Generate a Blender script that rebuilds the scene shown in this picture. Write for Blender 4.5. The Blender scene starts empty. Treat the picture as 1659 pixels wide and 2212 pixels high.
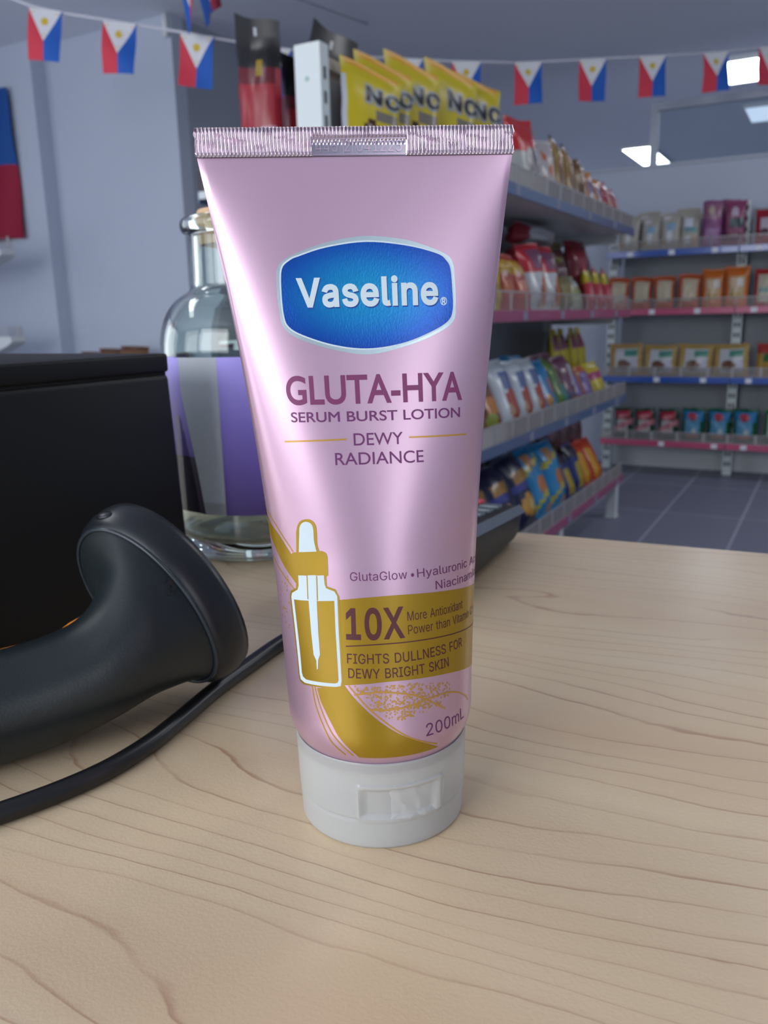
import bpy, bmesh, math, random
from math import sin, cos, pi, sqrt, radians
from mathutils import Vector, Matrix
from mathutils.geometry import delaunay_2d_cdt
random.seed(7)
SC = bpy.context.scene
COL = SC.collection

# ------------------------------------------------------------------ camera
# room axes: X to the right along the counter, Y into the shop, Z up; the phone is held at the origin, 1.043 m up
cam_data = bpy.data.cameras.new('camera')
cam = bpy.data.objects.new('camera', cam_data)
COL.objects.link(cam)
CAM_X, CAM_D, CAM_F = Vector((.8799, .4747, -.0223)), Vector((.0894, -.2114, -.9733)), Vector((-.4668, .8544, -.2284))
rot = Matrix((CAM_X, -CAM_D, -CAM_F)).transposed()
cam.matrix_world = Matrix.Translation((0, 0, 1.043)) @ rot.to_4x4()
cam_data.sensor_fit = 'VERTICAL'
cam_data.sensor_height = 36
cam_data.lens = 1780 / 2212 * 36
cam_data.clip_start = .02
cam_data.clip_end = 60
cam_data.dof.use_dof = True
cam_data.dof.focus_distance = .222
cam_data.dof.aperture_fstop = 24
SC.camera = cam

# ------------------------------------------------------------------ light
SC.view_settings.view_transform = 'Standard'
SC.view_settings.look = 'None'
SC.view_settings.gamma = 1
SC.view_settings.use_curve_mapping = False
SC.view_settings.exposure = 0.0
SC.cycles.use_denoising = True
SC.cycles.max_bounces = 10
SC.cycles.transparent_max_bounces = 12
SC.cycles.caustics_reflective = False
SC.cycles.caustics_refractive = True
SC.cycles.sample_clamp_indirect = 6

world = bpy.data.worlds.new('daylight')
SC.world = world
world.use_nodes = True
world.node_tree.nodes['Background'].inputs[0].default_value = (.62, .78, 1, 1)
world.node_tree.nodes['Background'].inputs[1].default_value = .6


def area(name, loc, rot, sx, sy, power, col):
    l = bpy.data.lights.new(name, 'AREA')
    l.shape = 'RECTANGLE'
    l.size, l.size_y, l.energy, l.color = sx, sy, power, col
    o = bpy.data.objects.new(name, l)
    COL.objects.link(o)
    o.location, o.rotation_euler = loc, rot
    return o


DAY = (.95, .975, 1)
# daylight through the shop front behind the counter and the side window
area('daylight_shopfront', (-.95, -2.53, 1.82), (pi / 2, 0, 0), 2.1, 1.4, 64, DAY)
area('daylight_shopfront_left', (-3.25, -2.53, 1.45), (pi / 2, 0, 0), 2.0, 2.1, 40, DAY)
area('daylight_shopfront_right', (2.75, -2.53, 1.82), (pi / 2, 0, 0), 1.2, 1.4, 20, DAY)
area('daylight_side', (-5.43, .2, 1.45), (pi / 2, 0, -pi / 2), 2.6, 2.1, 34, DAY)
# added unseen fill lamps under the ceiling, brightening ceiling, floor and background
for lx, ly, lp in ((.45, 2.5, 10), (1.9, 4.6, 36), (-2.2, .3, 12), (.2, 8.2, 40), (-2.0, 11.2, 40)):
    area('added_fill_lamp', (lx, ly, 2.69), (0, 0, 0), .3, 1.2, lp, (.94, .965, 1))


# ------------------------------------------------------------------ helpers
def lin(c):
    return tuple(((v / 255) / 12.92 if v <= 10 else ((v / 255 + .055) / 1.055) ** 2.4) for v in c[:3]) + (1,)


MATS = {}


def mat(name, c, rough=.5, metal=0, spec=.5, trans=0, emit=None, strength=0, coat=0, sss=0, ior=None, alpha=1):
    """a plain Principled material, colour in 0-255 sRGB"""
    if name in MATS:
        return MATS[name]
    m = bpy.data.materials.new(name)
    m.use_nodes = True
    b = m.node_tree.nodes['Principled BSDF']
    b.inputs['Base Color'].default_value = lin(c)
    b.inputs['Roughness'].default_value = rough
    b.inputs['Metallic'].default_value = metal
    b.inputs['Specular IOR Level'].default_value = spec
    b.inputs['Transmission Weight'].default_value = trans
    b.inputs['Coat Weight'].default_value = coat
    b.inputs['Subsurface Weight'].default_value = sss
    b.inputs['Alpha'].default_value = alpha
    if sss:
        b.inputs['Subsurface Radius'].default_value = (1, 1, 1)
        b.inputs['Subsurface Scale'].default_value = .006
    if ior:
        b.inputs['IOR'].default_value = ior
    if emit:
        b.inputs['Emission Color'].default_value = lin(emit)
        b.inputs['Emission Strength'].default_value = strength
    MATS[name] = m
    return m


def film(c, rough=.28):
    """printed plastic film of a bag"""
    return mat('film_%d_%d_%d' % tuple(c), [v * .84 + .03 * sum(c) / 3 for v in c], rough, 0, .5)  # dimmed and greyed: shelf shade and haze are put into the colour


def noisy(m, scale=40, bump=.02, dist=.002, amount=0, stretch=(1, 1, 1)):
    """adds a fine procedural bump (and a little colour variation) to a plain material"""
    nt = m.node_tree
    b = nt.nodes['Principled BSDF']
    tc = nt.nodes.new('ShaderNodeTexCoord')
    mp = nt.nodes.new('ShaderNodeMapping')
    mp.inputs['Scale'].default_value = stretch
    nz = nt.nodes.new('ShaderNodeTexNoise')
    nz.inputs['Scale'].default_value = scale
    nz.inputs['Detail'].default_value = 4
    nt.links.new(tc.outputs['Object'], mp.inputs[0])
    nt.links.new(mp.outputs[0], nz.inputs['Vector'])
    if bump:
        bp = nt.nodes.new('ShaderNodeBump')
        bp.inputs['Strength'].default_value = bump
        bp.inputs['Distance'].default_value = dist
        nt.links.new(nz.outputs[0], bp.inputs['Height'])
        nt.links.new(bp.outputs[0], b.inputs['Normal'])
    if amount:
        col = b.inputs['Base Color'].default_value[:]
        mx = nt.nodes.new('ShaderNodeMix')
        mx.data_type = 'RGBA'
        mx.inputs['A'].default_value = tuple(v * (1 - amount) for v in col[:3]) + (1,)
        mx.inputs['B'].default_value = tuple(min(1, v * (1 + amount)) for v in col[:3]) + (1,)
        nt.links.new(nz.outputs[0], mx.inputs['Factor'])
        nt.links.new(mx.outputs['Result'], b.inputs['Base Color'])
    return m


class MB:
    """collects shapes into one mesh; every face carries a material slot"""
    def __init__(s):
        s.v, s.f, s.m = [], [], []

    def add(s, vs, fs, mi=0):
        o = len(s.v)
        s.v += [tuple(p) for p in vs]
        for f in fs:
            s.f.append([i + o for i in f])
            s.m.append(mi)
        return s

    def box(s, x0, x1, y0, y1, z0, z1, mi=0, top=None):
        vs = [(x0, y0, z0), (x1, y0, z0), (x1, y1, z0), (x0, y1, z0), (x0, y0, z1), (x1, y0, z1), (x1, y1, z1), (x0, y1, z1)]
        return s.add(vs, [(3, 2, 1, 0), (4, 5, 6, 7), (0, 1, 5, 4), (1, 2, 6, 5), (2, 3, 7, 6), (3, 0, 4, 7)], mi)

    def tube(s, pts, r, n=12, mi=0, caps=True):
        pts = [Vector(p) for p in pts]
        rs = r if isinstance(r, (list, tuple)) else [r] * len(pts)
        vs, fs = [], []
        up = Vector((0, 0, 1))
        for i, p in enumerate(pts):
            t = (pts[min(i + 1, len(pts) - 1)] - pts[max(i - 1, 0)]).normalized()
            a = t.cross(up)
            if a.length < 1e-4:
                a = t.cross(Vector((1, 0, 0)))
            a.normalize()
            b = t.cross(a).normalized()
            for k in range(n):
                q = 2 * pi * k / n
                vs.append(p + (a * cos(q) + b * sin(q)) * rs[i])
        for i in range(len(pts) - 1):
            for k in range(n):
                fs.append((i * n + k, i * n + (k + 1) % n, (i + 1) * n + (k + 1) % n, (i + 1) * n + k))
        if caps:
            fs.append(tuple(range(n))[::-1])
            fs.append(tuple((len(pts) - 1) * n + k for k in range(n)))
        return s.add(vs, fs, mi)

    def lathe(s, prof, n=48, c=(0, 0, 0), mi=0):
        vs, fs = [], []
        for r, z in prof:
            for k in range(n):
                q = 2 * pi * k / n
                vs.append((c[0] + r * cos(q), c[1] + r * sin(q), c[2] + z))
        for i in range(len(prof) - 1):
            for k in range(n):
                fs.append((i * n + k, i * n + (k + 1) % n, (i + 1) * n + (k + 1) % n, (i + 1) * n + k))
        return s.add(vs, fs, mi)

    def loft(s, rings, mi=0, closed=True, cap0=False, cap1=False):
        n = len(rings[0])
        vs = [p for r in rings for p in r]
        fs = []
        for i in range(len(rings) - 1):
            for k in range(n if closed else n - 1):
                fs.append((i * n + k, i * n + (k + 1) % n, (i + 1) * n + (k + 1) % n, (i + 1) * n + k))
        if cap0:
            fs.append(tuple(range(n))[::-1])
        if cap1:
            fs.append(tuple((len(rings) - 1) * n + k for k in range(n)))
        return s.add(vs, fs, mi)

    def ball(s, c, rx, ry, rz, n=14, mi=0):
        prof = [(sin(pi * i / 8), -cos(pi * i / 8)) for i in range(9)]
        vs, fs = [], []
        for r, z in prof:
            for k in range(n):
                q = 2 * pi * k / n
                vs.append((c[0] + rx * max(r, 1e-3) * cos(q), c[1] + ry * max(r, 1e-3) * sin(q), c[2] + rz * z))
        for i in range(8):
            for k in range(n):
                fs.append((i * n + k, i * n + (k + 1) % n, (i + 1) * n + (k + 1) % n, (i + 1) * n + k))
        return s.add(vs, fs, mi)

    def mesh(s, name, mats, smooth=False, bevel=0, merge=False, origin=(0, 0, 0), fix=True, seg=2):
        me = bpy.data.meshes.new(name)
        o = Vector(origin)
        me.from_pydata([tuple(Vector(p) - o) for p in s.v], [], s.f)
        for m in (mats if isinstance(mats, (list, tuple)) else [mats]):
            me.materials.append(m)
        me.polygons.foreach_set('material_index', s.m)
        if bevel or merge or fix:
            bm = bmesh.new()
            bm.from_mesh(me)
            if merge:
                bmesh.ops.remove_doubles(bm, verts=bm.verts, dist=1e-6)
            if bevel:
                bmesh.ops.bevel(bm, geom=[e for e in bm.edges if e.calc_face_angle(0) > .5], offset=bevel, segments=seg, affect='EDGES', profile=.5)
            if fix:
                bmesh.ops.recalc_face_normals(bm, faces=bm.faces)
            bm.to_mesh(me)
            bm.free()
        if smooth:
            me.polygons.foreach_set('use_smooth', [True] * len(me.polygons))
            if smooth != True:
                me.set_sharp_from_angle(angle=smooth)
        return me

    def build(s, name, mats, root=None, **kw):
        org = world_loc(root) if root is not None else Vector(kw.pop('origin', (0, 0, 0)))
        me = s.mesh(name, mats, origin=org, **kw)
        o = bpy.data.objects.new(name, me)
        COL.objects.link(o)
        if root is not None:
            o.parent = root
        else:
            o.location = org
        return o


def world_loc(o):
    p = Vector((0, 0, 0))
    while o is not None:
        p += o.location
        o = o.parent
    return p


def tag(o, label=None, cat=None, group=None, kind=None):
    for k, v in (('label', label), ('category', cat), ('group', group), ('kind', kind)):
        if v:
            o[k] = v
    return o


def thing(name, loc, label, cat, group=None):
    o = bpy.data.objects.new(name, None)
    o.empty_display_size = .05
    COL.objects.link(o)
    o.location = loc
    return tag(o, label, cat, group)


def copy_tree(o, parent=None):
    c = o.copy()
    COL.objects.link(c)
    if parent is not None:
        c.parent = parent
    for ch in list(o.children):
        copy_tree(ch, c)
    return c


def struct(name, mb, m, **kw):
    return tag(mb.build(name, m, **kw), kind='structure')


def spline(pts, n=8, closed=False):
    """Catmull-Rom through points of any dimension"""
    P = [Vector(p) for p in pts]
    out = []
    N = len(P)
    for i in range(N if closed else N - 1):
        a, b, c, d = (P[(i - 1) % N], P[i], P[(i + 1) % N], P[(i + 2) % N]) if closed else (P[max(i - 1, 0)], P[i], P[i + 1], P[min(i + 2, N - 1)])
        for k in range(n):
            t = k / n
            out.append(.5 * ((2 * b) + (c - a) * t + (2 * a - 5 * b + 4 * c - d) * t * t + (3 * b - a - 3 * c + d) * t ** 3))
    if not closed:
        out.append(P[-1])
    return out


# ------------------------------------------------------------------ flat print: outlines filled, cut fine and laid on a curved surface
GLYPHS = {'*': (227, ['101,111 103,165 57,136 45,158 93,183 45,208 57,229 103,200 101,254 125,254 123,200 169,229 181,208 133,183 181,158 169,136 123,165 125,111']), '0': (227, ['113,-3 95,-2 79,3 65,12 53,24 42,39 34,57 30,72 27,89 25,107 24,127 25,147 27,165 30,182 35,197 43,215 53,230 65,242 79,251 95,256 113,258 131,256 147,251 161,242 174,230 184,215 192,197 197,182 200,165 202,147 203,127 202,107 200,89 197,72 192,57 184,39 174,24 162,12 147,3 131,-2', '113,25 125,26 136,30 145,37 153,46 160,58 165,72 169,88 171,107 172,127 171,148 169,166 165,182 160,197 153,208 145,218 136,224 125,228 113,230 101,228 91,224 82,218 73,208 67,197 62,182 58,166 55,148 55,127 55,107 58,88 62,72 67,58 73,46 82,37 91,30 101,26']), '1': (227, ['38,0 38,27 195,27 195,0', '138,254 138,0 106,0 106,224 105,224 43,179 43,213 99,254']), '2': (227, ['32,0 32,24 117,114 141,141 155,163 160,186 159,194 157,202 154,209 149,215 143,220 137,224 112,230 102,229 94,227 86,224 79,219 74,213 69,207 66,199 64,190 64,181 33,181 34,196 37,209 43,221 51,232 60,241 72,248 84,253 98,257 112,258 127,257 141,254 153,248 164,241 173,233 181,223 186,211 189,199 191,186 185,159 168,129 133,90 76,30 76,28 195,28 195,0']), '4': (227, ['20,53 20,79 123,254 155,254 54,83 54,81 207,81 207,53', '141,0 141,61 141,73 141,159 171,159 171,0']), '5': (227, ['111,-3 96,-2 82,1 70,6 59,12 49,20 41,30 35,41 32,53 30,65 61,65 62,58 65,51 69,44 87,30 111,25 120,26 130,28 138,32 146,38 152,44 157,52 161,61 163,71 164,81 163,92 161,101 157,111 151,119 145,125 137,131 129,135 119,138 109,138 84,134 64,123 34,126 48,254 183,254 183,226 75,226 67,151 68,151 89,162 115,167 126,166 137,164 147,160 156,156 165,150 172,143 179,134 185,125 189,116 193,105 195,94 195,82 194,66 191,51 184,38 176,26 166,16 154,8 141,1 126,-2']), 'A': (240, ['8,0 101,254 138,254 231,0 198,0 144,151 132,186 116,239 123,239 106,185 95,151 43,0', '55,71 55,99 185,99 185,71']), 'B': (228, ['30,0 30,254 121,254 137,253 152,250 164,245 175,239 184,230 190,221 195,210 198,199 199,187 198,177 197,168 193,160 178,143 157,133 157,131 166,130 174,127 182,123 189,117 196,110 201,102 205,92 208,81 209,68 208,56 205,44 200,33 193,24 184,16 172,9 158,4 142,1 123,0', '62,29 122,29 140,30 154,34 165,40 172,48 176,58 178,68 177,77 175,85 171,92 166,99 160,104 153,109 144,113 135,115 124,115 62,115', '62,143 119,143 144,148 151,152 157,157 162,163 165,170 167,178 168,186 167,197 163,206 156,214 147,221 135,225 120,226 62,226']), 'C': (255, ['134,-3 118,-2 103,1 88,6 75,12 63,21 52,32 43,44 35,58 28,73 24,90 21,108 20,127 21,146 24,165 28,181 35,197 43,210 52,223 63,233 75,242 88,249 103,254 118,257 134,258 170,252 181,248 191,242 201,236 210,228 217,219 224,209 229,198 234,187 236,174 204,174 195,197 179,214 158,224 134,228 119,227 105,223 92,216 80,207 71,196 62,182 57,166 53,148 52,127 53,107 57,88 63,72 71,59 80,47 92,38 105,32 119,28 134,26 158,30 179,40 195,57 204,80 236,80 234,68 229,56 224,45 217,36 210,27 201,19 192,12 181,7 170,2 159,-1 146,-3']), 'D': (251, ['109,0 48,0 48,29 107,29 127,30 144,34 159,40 171,49 182,61 189,75 195,90 198,108 200,128 198,147 195,165 190,180 182,194 172,205 160,214 145,221 129,225 110,226 47,226 47,254 113,254 131,253 147,251 162,246 176,239 192,228 206,213 217,196 223,181 227,164 230,147 231,128 230,109 227,91 223,74 217,59 209,46 199,34 188,24 175,15 161,9 145,4 128,1', '62,254 62,0 30,0 30,254']), 'E': (209, ['30,0 30,254 186,254 186,226 62,226 62,143 178,143 178,114 62,114 62,29 188,29 188,0']), 'F': (205, ['30,0 30,254 185,254 185,226 62,226 62,139 173,139 173,111 62,111 62,0']), 'G': (260, ['134,-3 118,-2 102,1 88,6 75,13 63,21 52,32 42,44 35,58 28,73 24,90 21,108 20,127 21,146 24,165 28,181 35,197 42,210 52,223 62,233 74,242 88,249 102,254 117,257 132,258 146,257 158,255 170,252 181,247 192,242 202,235 210,227 218,218 225,208 230,198 234,186 237,174 204,174 194,197 178,213 158,224 133,228 118,227 104,223 92,216 80,207 70,196 62,182 57,166 53,148 52,127 53,107 57,88 63,72 71,59 81,47 92,38 105,32 119,28 134,26 148,27 161,31 172,36 183,43 191,51 198,62 203,74 206,87 207,101 217,100 141,100 141,128 239,128 239,100 237,80 233,62 225,45 215,31 203,19 188,9 172,2 154,-2']), 'H': (258, ['30,0 30,254 62,254 62,144 196,144 196,254 228,254 228,0 196,0 196,116 62,116 62,0']), 'I': (150, ['16,0 16,29 59,29 59,226 16,226 16,254 135,254 135,226 91,226 91,29 135,29 135,0']), 'K': (233, ['52,73 52,108 70,131 87,152 106,172 182,254 224,254 116,138 114,138', '30,0 30,254 62,254 62,167 62,112 62,97 62,0', '186,0 94,130 114,155 224,0']), 'L': (196, ['30,0 30,254 62,254 62,29 181,29 181,0']), 'M': (314, ['30,0 30,254 76,254 139,94 144,79 150,61 156,42 161,24 154,24 159,41 165,61 171,79 176,94 238,254 284,254 284,0 252,0 252,145 252,163 253,184 253,207 253,229 256,229 249,205 241,181 234,161 228,145 171,0 143,0 85,145 80,160 72,181 65,204 56,229 59,229 60,208 60,186 61,164 61,145 61,0']), 'N': (262, ['30,0 30,254 68,254 172,91 181,75 194,53 207,27 202,27 200,54 200,79 199,97 199,254 232,254 232,0 193,0 101,145 89,165 74,191 54,226 60,227 61,192 62,164 62,145 62,0']), 'O': (267, ['133,-3 118,-2 103,1 88,6 75,12 63,21 52,32 43,44 35,58 28,73 24,90 21,108 20,127 21,146 24,165 28,181 35,197 43,210 52,223 63,233 75,242 88,249 103,254 118,257 133,258 149,257 164,254 179,249 192,242 204,233 215,223 224,210 232,197 238,181 243,165 246,146 247,127 246,108 243,90 238,73 232,58 224,44 215,32 204,21 192,12 179,6 164,1 149,-2', '133,26 148,28 162,32 175,38 186,47 196,58 204,72 210,88 214,106 215,127 214,148 210,166 204,182 196,196 186,207 175,216 162,223 148,227 133,228 119,227 105,223 92,216 81,207 71,196 63,182 57,166 53,148 52,127 53,106 57,88 63,72 71,58 81,47 92,38 105,32 119,28']), 'P': (222, ['30,0 30,254 118,254 136,253 152,250 166,244 178,236 187,226 195,215 200,202 203,189 204,174 203,159 200,145 195,133 187,121 178,112 166,104 152,98 136,94 118,93 55,93 55,121 116,121 129,122 139,124 149,128 156,133 162,139 167,147 170,155 172,164 172,174 172,184 170,193 167,201 162,208 156,214 148,219 139,223 129,225 116,226 62,226 62,0']), 'R': (224, ['30,0 30,254 118,254 136,253 153,250 167,244 178,237 188,227 195,217 200,204 204,191 205,176 204,161 200,148 195,136 188,125 178,116 166,109 152,103 136,100 118,99 48,99 48,128 117,128 129,128 140,130 149,133 156,138 162,143 167,150 170,158 172,167 173,176 172,186 170,194 167,202 162,209 156,215 149,220 140,223 129,225 116,226 62,226 62,0', '177,0 115,115 151,115 214,0']), 'S': (223, ['112,-4 94,-3 78,0 64,5 51,11 41,20 32,30 25,42 21,54 19,68 52,68 54,59 57,51 62,44 68,38 75,33 83,29 112,25 123,25 133,27 143,30 151,34 159,40 165,46 169,53 172,61 173,70 172,77 170,84 166,89 148,102 122,111 92,120 72,126 56,135 43,145 34,156 28,170 26,186 27,200 31,213 37,224 46,234 57,242 69,249 83,254 97,257 114,258 130,257 145,254 158,249 170,242 180,234 189,224 195,213 199,202 200,189 169,189 166,201 160,211 151,219 140,225 127,228 112,229 102,229 92,227 84,224 76,220 70,215 64,209 61,203 58,195 58,188 58,180 61,173 65,167 85,154 106,147 132,140 156,132 179,119 197,99 201,90 203,80 204,69 203,56 199,43 193,32 185,21 174,13 162,5 147,0 130,-3']), 'T': (224, ['16,226 16,254 208,254 208,226 128,226 128,0 96,0 96,226']), 'U': (259, ['129,-4 110,-3 93,1 77,8 63,17 52,27 42,40 36,54 31,70 30,87 30,254 62,254 62,89 63,77 66,66 70,57 77,48 84,40 94,34 104,29 116,27 129,26 143,27 155,29 165,34 175,40 182,48 188,57 193,66 195,77 196,89 196,254 229,254 229,87 227,70 223,54 216,40 207,27 195,17 182,8 166,1 149,-3']), 'V': (240, ['102,0 8,254 42,254 96,103 108,69 124,15 117,15 133,69 145,103 197,254 231,254 139,0']), 'W': (343, ['78,0 8,254 41,254 82,98 88,73 93,47 98,20 95,20 100,47 106,73 112,98 153,254 190,254 231,98 237,73 243,47 249,20 244,20 249,47 255,73 261,98 302,254 335,254 265,0 228,0 184,161 176,196 168,237 175,237 167,197 159,161 115,0']), 'X': (237, ['9,0 109,142 109,118 15,254 52,254 89,200 102,181 112,164 122,146 116,146 126,164 136,181 149,200 187,254 223,254 129,119 129,143 228,0 191,0 146,65 134,83 125,98 115,116 122,116 113,98 103,83 91,65 46,0']), 'Y': (236, ['102,0 102,104 8,254 46,254 96,172 111,146 125,115 112,115 126,146 140,172 191,254 228,254 134,104 134,0']), 'a': (195, ['80,-4 68,-4 57,-1 47,2 38,8 30,14 24,22 19,32 16,42 15,54 16,64 18,73 22,80 26,87 32,92 39,97 63,105 89,110 117,113 133,117 135,120 137,123 138,127 138,128 133,148 120,161 98,165 75,161 59,150 50,137 20,146 26,156 32,165 39,173 48,179 57,184 66,188 97,192 119,190 143,180 150,175 156,168 161,160 165,150 168,139 168,126 168,0 138,0 138,26 136,26 126,12 108,1', '85,23 96,23 106,26 114,29 121,34 127,40 132,47 135,54 137,61 138,69 138,95 130,91 116,88 100,86 88,84 67,79 52,70 48,65 47,59 46,52 51,36 65,26']), 'c': (198, ['104,-4 87,-3 72,1 58,8 46,17 36,29 28,43 22,58 18,75 17,94 18,113 22,130 28,146 36,159 46,171 58,180 72,187 87,191 104,192 130,189 153,178 170,161 181,138 151,131 145,145 135,155 121,162 104,165 92,164 81,161 73,155 65,148 59,139 54,129 51,118 49,106 48,94 49,81 51,70 54,59 59,49 65,40 73,33 81,28 92,24 104,23 121,26 135,33 146,44 152,59 181,51 171,28 153,11 130,0']), 'd': (212, ['98,-4 82,-3 68,1 56,8 44,17 35,29 27,42 22,58 18,75 17,94 18,113 22,131 27,146 35,160 45,171 56,180 69,187 83,191 98,192 109,192 118,190 126,186 144,173 153,160 155,160 155,254 186,254 186,0 156,0 156,29 153,29 143,16 126,2 118,-1 109,-3', '102,23 113,24 123,27 132,32 139,39 145,48 150,58 153,69 155,81 156,95 155,108 153,120 150,131 145,141 139,149 132,156 123,161 113,164 102,165 91,164 81,161 72,156 65,149 59,140 54,131 51,120 49,108 48,95 49,82 51,70 54,58 59,48 65,40 73,33 81,28 91,24']), 'e': (202, ['106,-4 88,-3 73,1 58,8 46,17 36,29 28,42 22,58 18,75 17,93 18,112 22,129 28,145 36,159 46,170 58,180 71,187 86,191 103,192 133,187 142,183 151,177 160,170 167,162 173,152 179,141 182,128 185,113 186,97 186,85 37,85 37,110 169,110 155,101 154,113 152,124 149,134 144,143 138,151 131,157 123,161 113,164 103,165 92,164 82,161 73,157 66,151 59,143 54,135 51,125 49,116 48,105 48,89 49,75 51,64 55,53 61,44 67,37 76,31 85,26 95,24 106,23 127,26 143,36 153,53 182,45 179,36 174,27 168,20 160,13 151,7 141,2 130,-1 119,-3']), 'h': (205, ['57,113 57,0 26,0 26,254 57,254 57,144 51,144 58,159 66,172 76,181 87,187 100,191 114,192 126,191 137,189 148,184 157,178 164,170 170,160 175,149 178,135 179,120 179,0 148,0 148,118 147,131 143,143 136,152 128,159 117,163 105,165 96,164 88,162 80,159 74,154 68,148 63,141 60,133 58,124']), 'i': (83, ['26,0 26,190 57,190 57,0', '42,221 36,222 31,224 27,227 23,231 21,236 21,242 21,247 23,252 27,256 31,259 36,261 42,262 47,261 52,259 57,256 60,252 62,247 63,242 62,236 60,231 57,227 52,224 47,222']), 'l': (95, ['70,-1 56,0 45,4 37,10 31,19 27,29 26,42 26,254 57,254 57,49 60,31 63,28 67,27 73,26 80,26 85,27 90,1 81,0']), 'm': (305, ['26,0 26,190 56,190 56,148 54,148 57,157 61,166 66,173 86,188 110,193 123,192 134,187 144,180 151,171 157,160 160,147 156,147 159,156 163,164 169,172 190,187 218,193 229,192 239,190 249,186 257,180 264,173 270,164 275,154 278,141 278,128 278,0 248,0 248,127 247,139 243,149 236,156 228,161 219,164 209,165 201,165 194,163 187,160 173,145 168,124 168,0 137,0 137,130 136,140 132,148 126,156 119,161 110,164 100,165 79,160 73,156 67,151 63,145 60,137 58,129 57,119 57,0']), 'n': (205, ['57,113 57,0 26,0 26,190 56,190 56,144 51,144 58,159 66,172 76,181 87,187 100,191 114,192 126,191 137,189 147,184 156,178 164,170 170,160 175,149 178,135 179,120 179,0 148,0 148,118 147,131 143,143 136,152 128,159 117,163 105,165 96,164 88,162 80,159 74,154 68,148 63,141 60,133 58,124']), 'o': (208, ['104,-4 87,-3 72,1 58,8 46,17 36,29 28,43 22,58 18,75 17,94 18,113 22,130 28,146 36,159 46,171 58,180 72,187 87,191 104,192 120,191 136,187 149,180 161,171 171,159 180,146 186,130 189,113 191,94 189,75 186,58 180,43 171,29 161,17 149,8 136,1 120,-3', '104,23 116,24 126,28 135,33 143,40 149,49 154,59 157,70 159,81 160,94 159,106 157,118 154,129 149,139 143,148 135,155 126,161 116,164 104,165 92,164 81,161 73,155 65,148 59,139 54,129 51,118 49,106 48,94 49,81 51,70 54,59 59,49 65,40 73,33 81,28 92,24']), 'r': (130, ['26,0 26,190 56,190 56,160 58,160 62,169 68,177 76,184 85,188 96,191 107,192 115,192 122,192 122,161 115,162 103,163 95,162 87,160 80,157 73,153 67,148 63,142 60,135 58,127 57,118 57,0']), 's': (182, ['91,-4 78,-3 67,-2 56,2 46,6 38,12 31,19 25,27 21,37 18,47 47,53 50,44 55,36 62,30 70,26 80,24 91,23 103,24 113,26 122,31 129,37 133,44 134,51 133,58 131,63 127,68 122,72 115,75 106,78 75,85 59,90 46,96 36,104 29,113 25,124 23,137 24,147 27,157 33,166 39,173 48,180 58,185 69,189 81,191 94,192 106,192 117,190 127,186 136,182 143,176 149,170 162,145 134,139 131,146 127,152 121,158 114,163 105,165 94,166 83,165 74,163 65,158 59,153 56,146 54,139 55,132 58,126 62,122 86,111 115,105 131,100 143,93 153,86 160,76 164,66 166,53 165,43 161,33 156,24 149,16 140,9 130,3 118,-1 105,-3']), 't': (114, ['102,190 102,164 3,164 3,190', '32,236 63,236 63,49 64,41 65,35 68,31 72,27 78,26 85,25 93,26 101,27 107,1 96,-1 84,-2 69,-1 56,4 46,11 38,20 34,32 32,46']), 'u': (205, ['91,-3 79,-2 68,1 57,5 48,12 41,20 35,29 30,41 27,54 26,69 26,190 57,190 57,72 58,58 62,47 68,37 77,31 88,26 100,25 109,26 117,28 125,31 131,36 137,41 142,48 145,57 147,66 148,76 148,190 179,190 179,0 149,0 149,46 154,46 147,30 139,18 129,8 117,2 105,-1']), 'w': (284, ['69,0 11,190 44,190 67,107 77,68 88,21 82,21 93,67 103,107 126,190 158,190 181,107 191,68 201,21 196,21 206,68 217,107 240,190 272,190 215,0 184,0 159,86 152,112 145,140 138,169 145,169 138,140 131,112 124,86 99,0']), 'x': (189, ['10,0 86,109 86,86 14,190 50,190 74,153 90,127 104,103 88,103 101,127 117,153 141,190 176,190 104,84 104,107 179,0 143,0 115,43 100,68 86,91 102,91 89,68 74,43 46,0']), 'y': (195, ['24,-69 31,-43 36,-44 52,-44 65,-37 75,-18 81,-1 9,190 42,190 83,78 93,43 103,10 92,10 101,43 112,78 153,190 186,190 102,-29 88,-54 70,-68 46,-73 32,-72'])}


def fill2d(loops, nonzero=False):
    """triangulated area between closed outlines, with holes (even-odd, or by winding where strokes overlap)"""
    P, E = [], []
    for lp in loops:
        o, n = len(P), len(lp)
        P += [Vector((p[0], p[1])) for p in lp]
        E += [(o + i, o + (i + 1) % n) for i in range(n)]
    vs, _, fs = delaunay_2d_cdt(P, E, [], 1, 1e-5)[:3]

    def inside(x, y):
        c = 0
        for i, j in E:
            (x0, y0), (x1, y1) = P[i], P[j]
            if (y0 > y) != (y1 > y) and x < (x1 - x0) * (y - y0) / (y1 - y0) + x0:
                c += (1 if y1 > y0 else -1) if nonzero else 1
        return c != 0 if nonzero else c % 2
    fs = [tuple(f) for f in fs if inside(sum(vs[i].x for i in f) / len(f), sum(vs[i].y for i in f) / len(f))]
    return [(v.x, v.y) for v in vs], fs


def grab(cu):
    o = bpy.data.objects.new('outline', cu)
    COL.objects.link(o)
    dg = bpy.context.evaluated_depsgraph_get()
    ev = o.evaluated_get(dg)
    me = ev.to_mesh()
    vs = [(v.co.x, v.co.y) for v in me.vertices]
    fs = [tuple(p.vertices) for p in me.polygons]
    ev.to_mesh_clear()
    bpy.data.objects.remove(o)
    (bpy.data.curves.remove)(cu)
    return vs, fs


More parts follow.
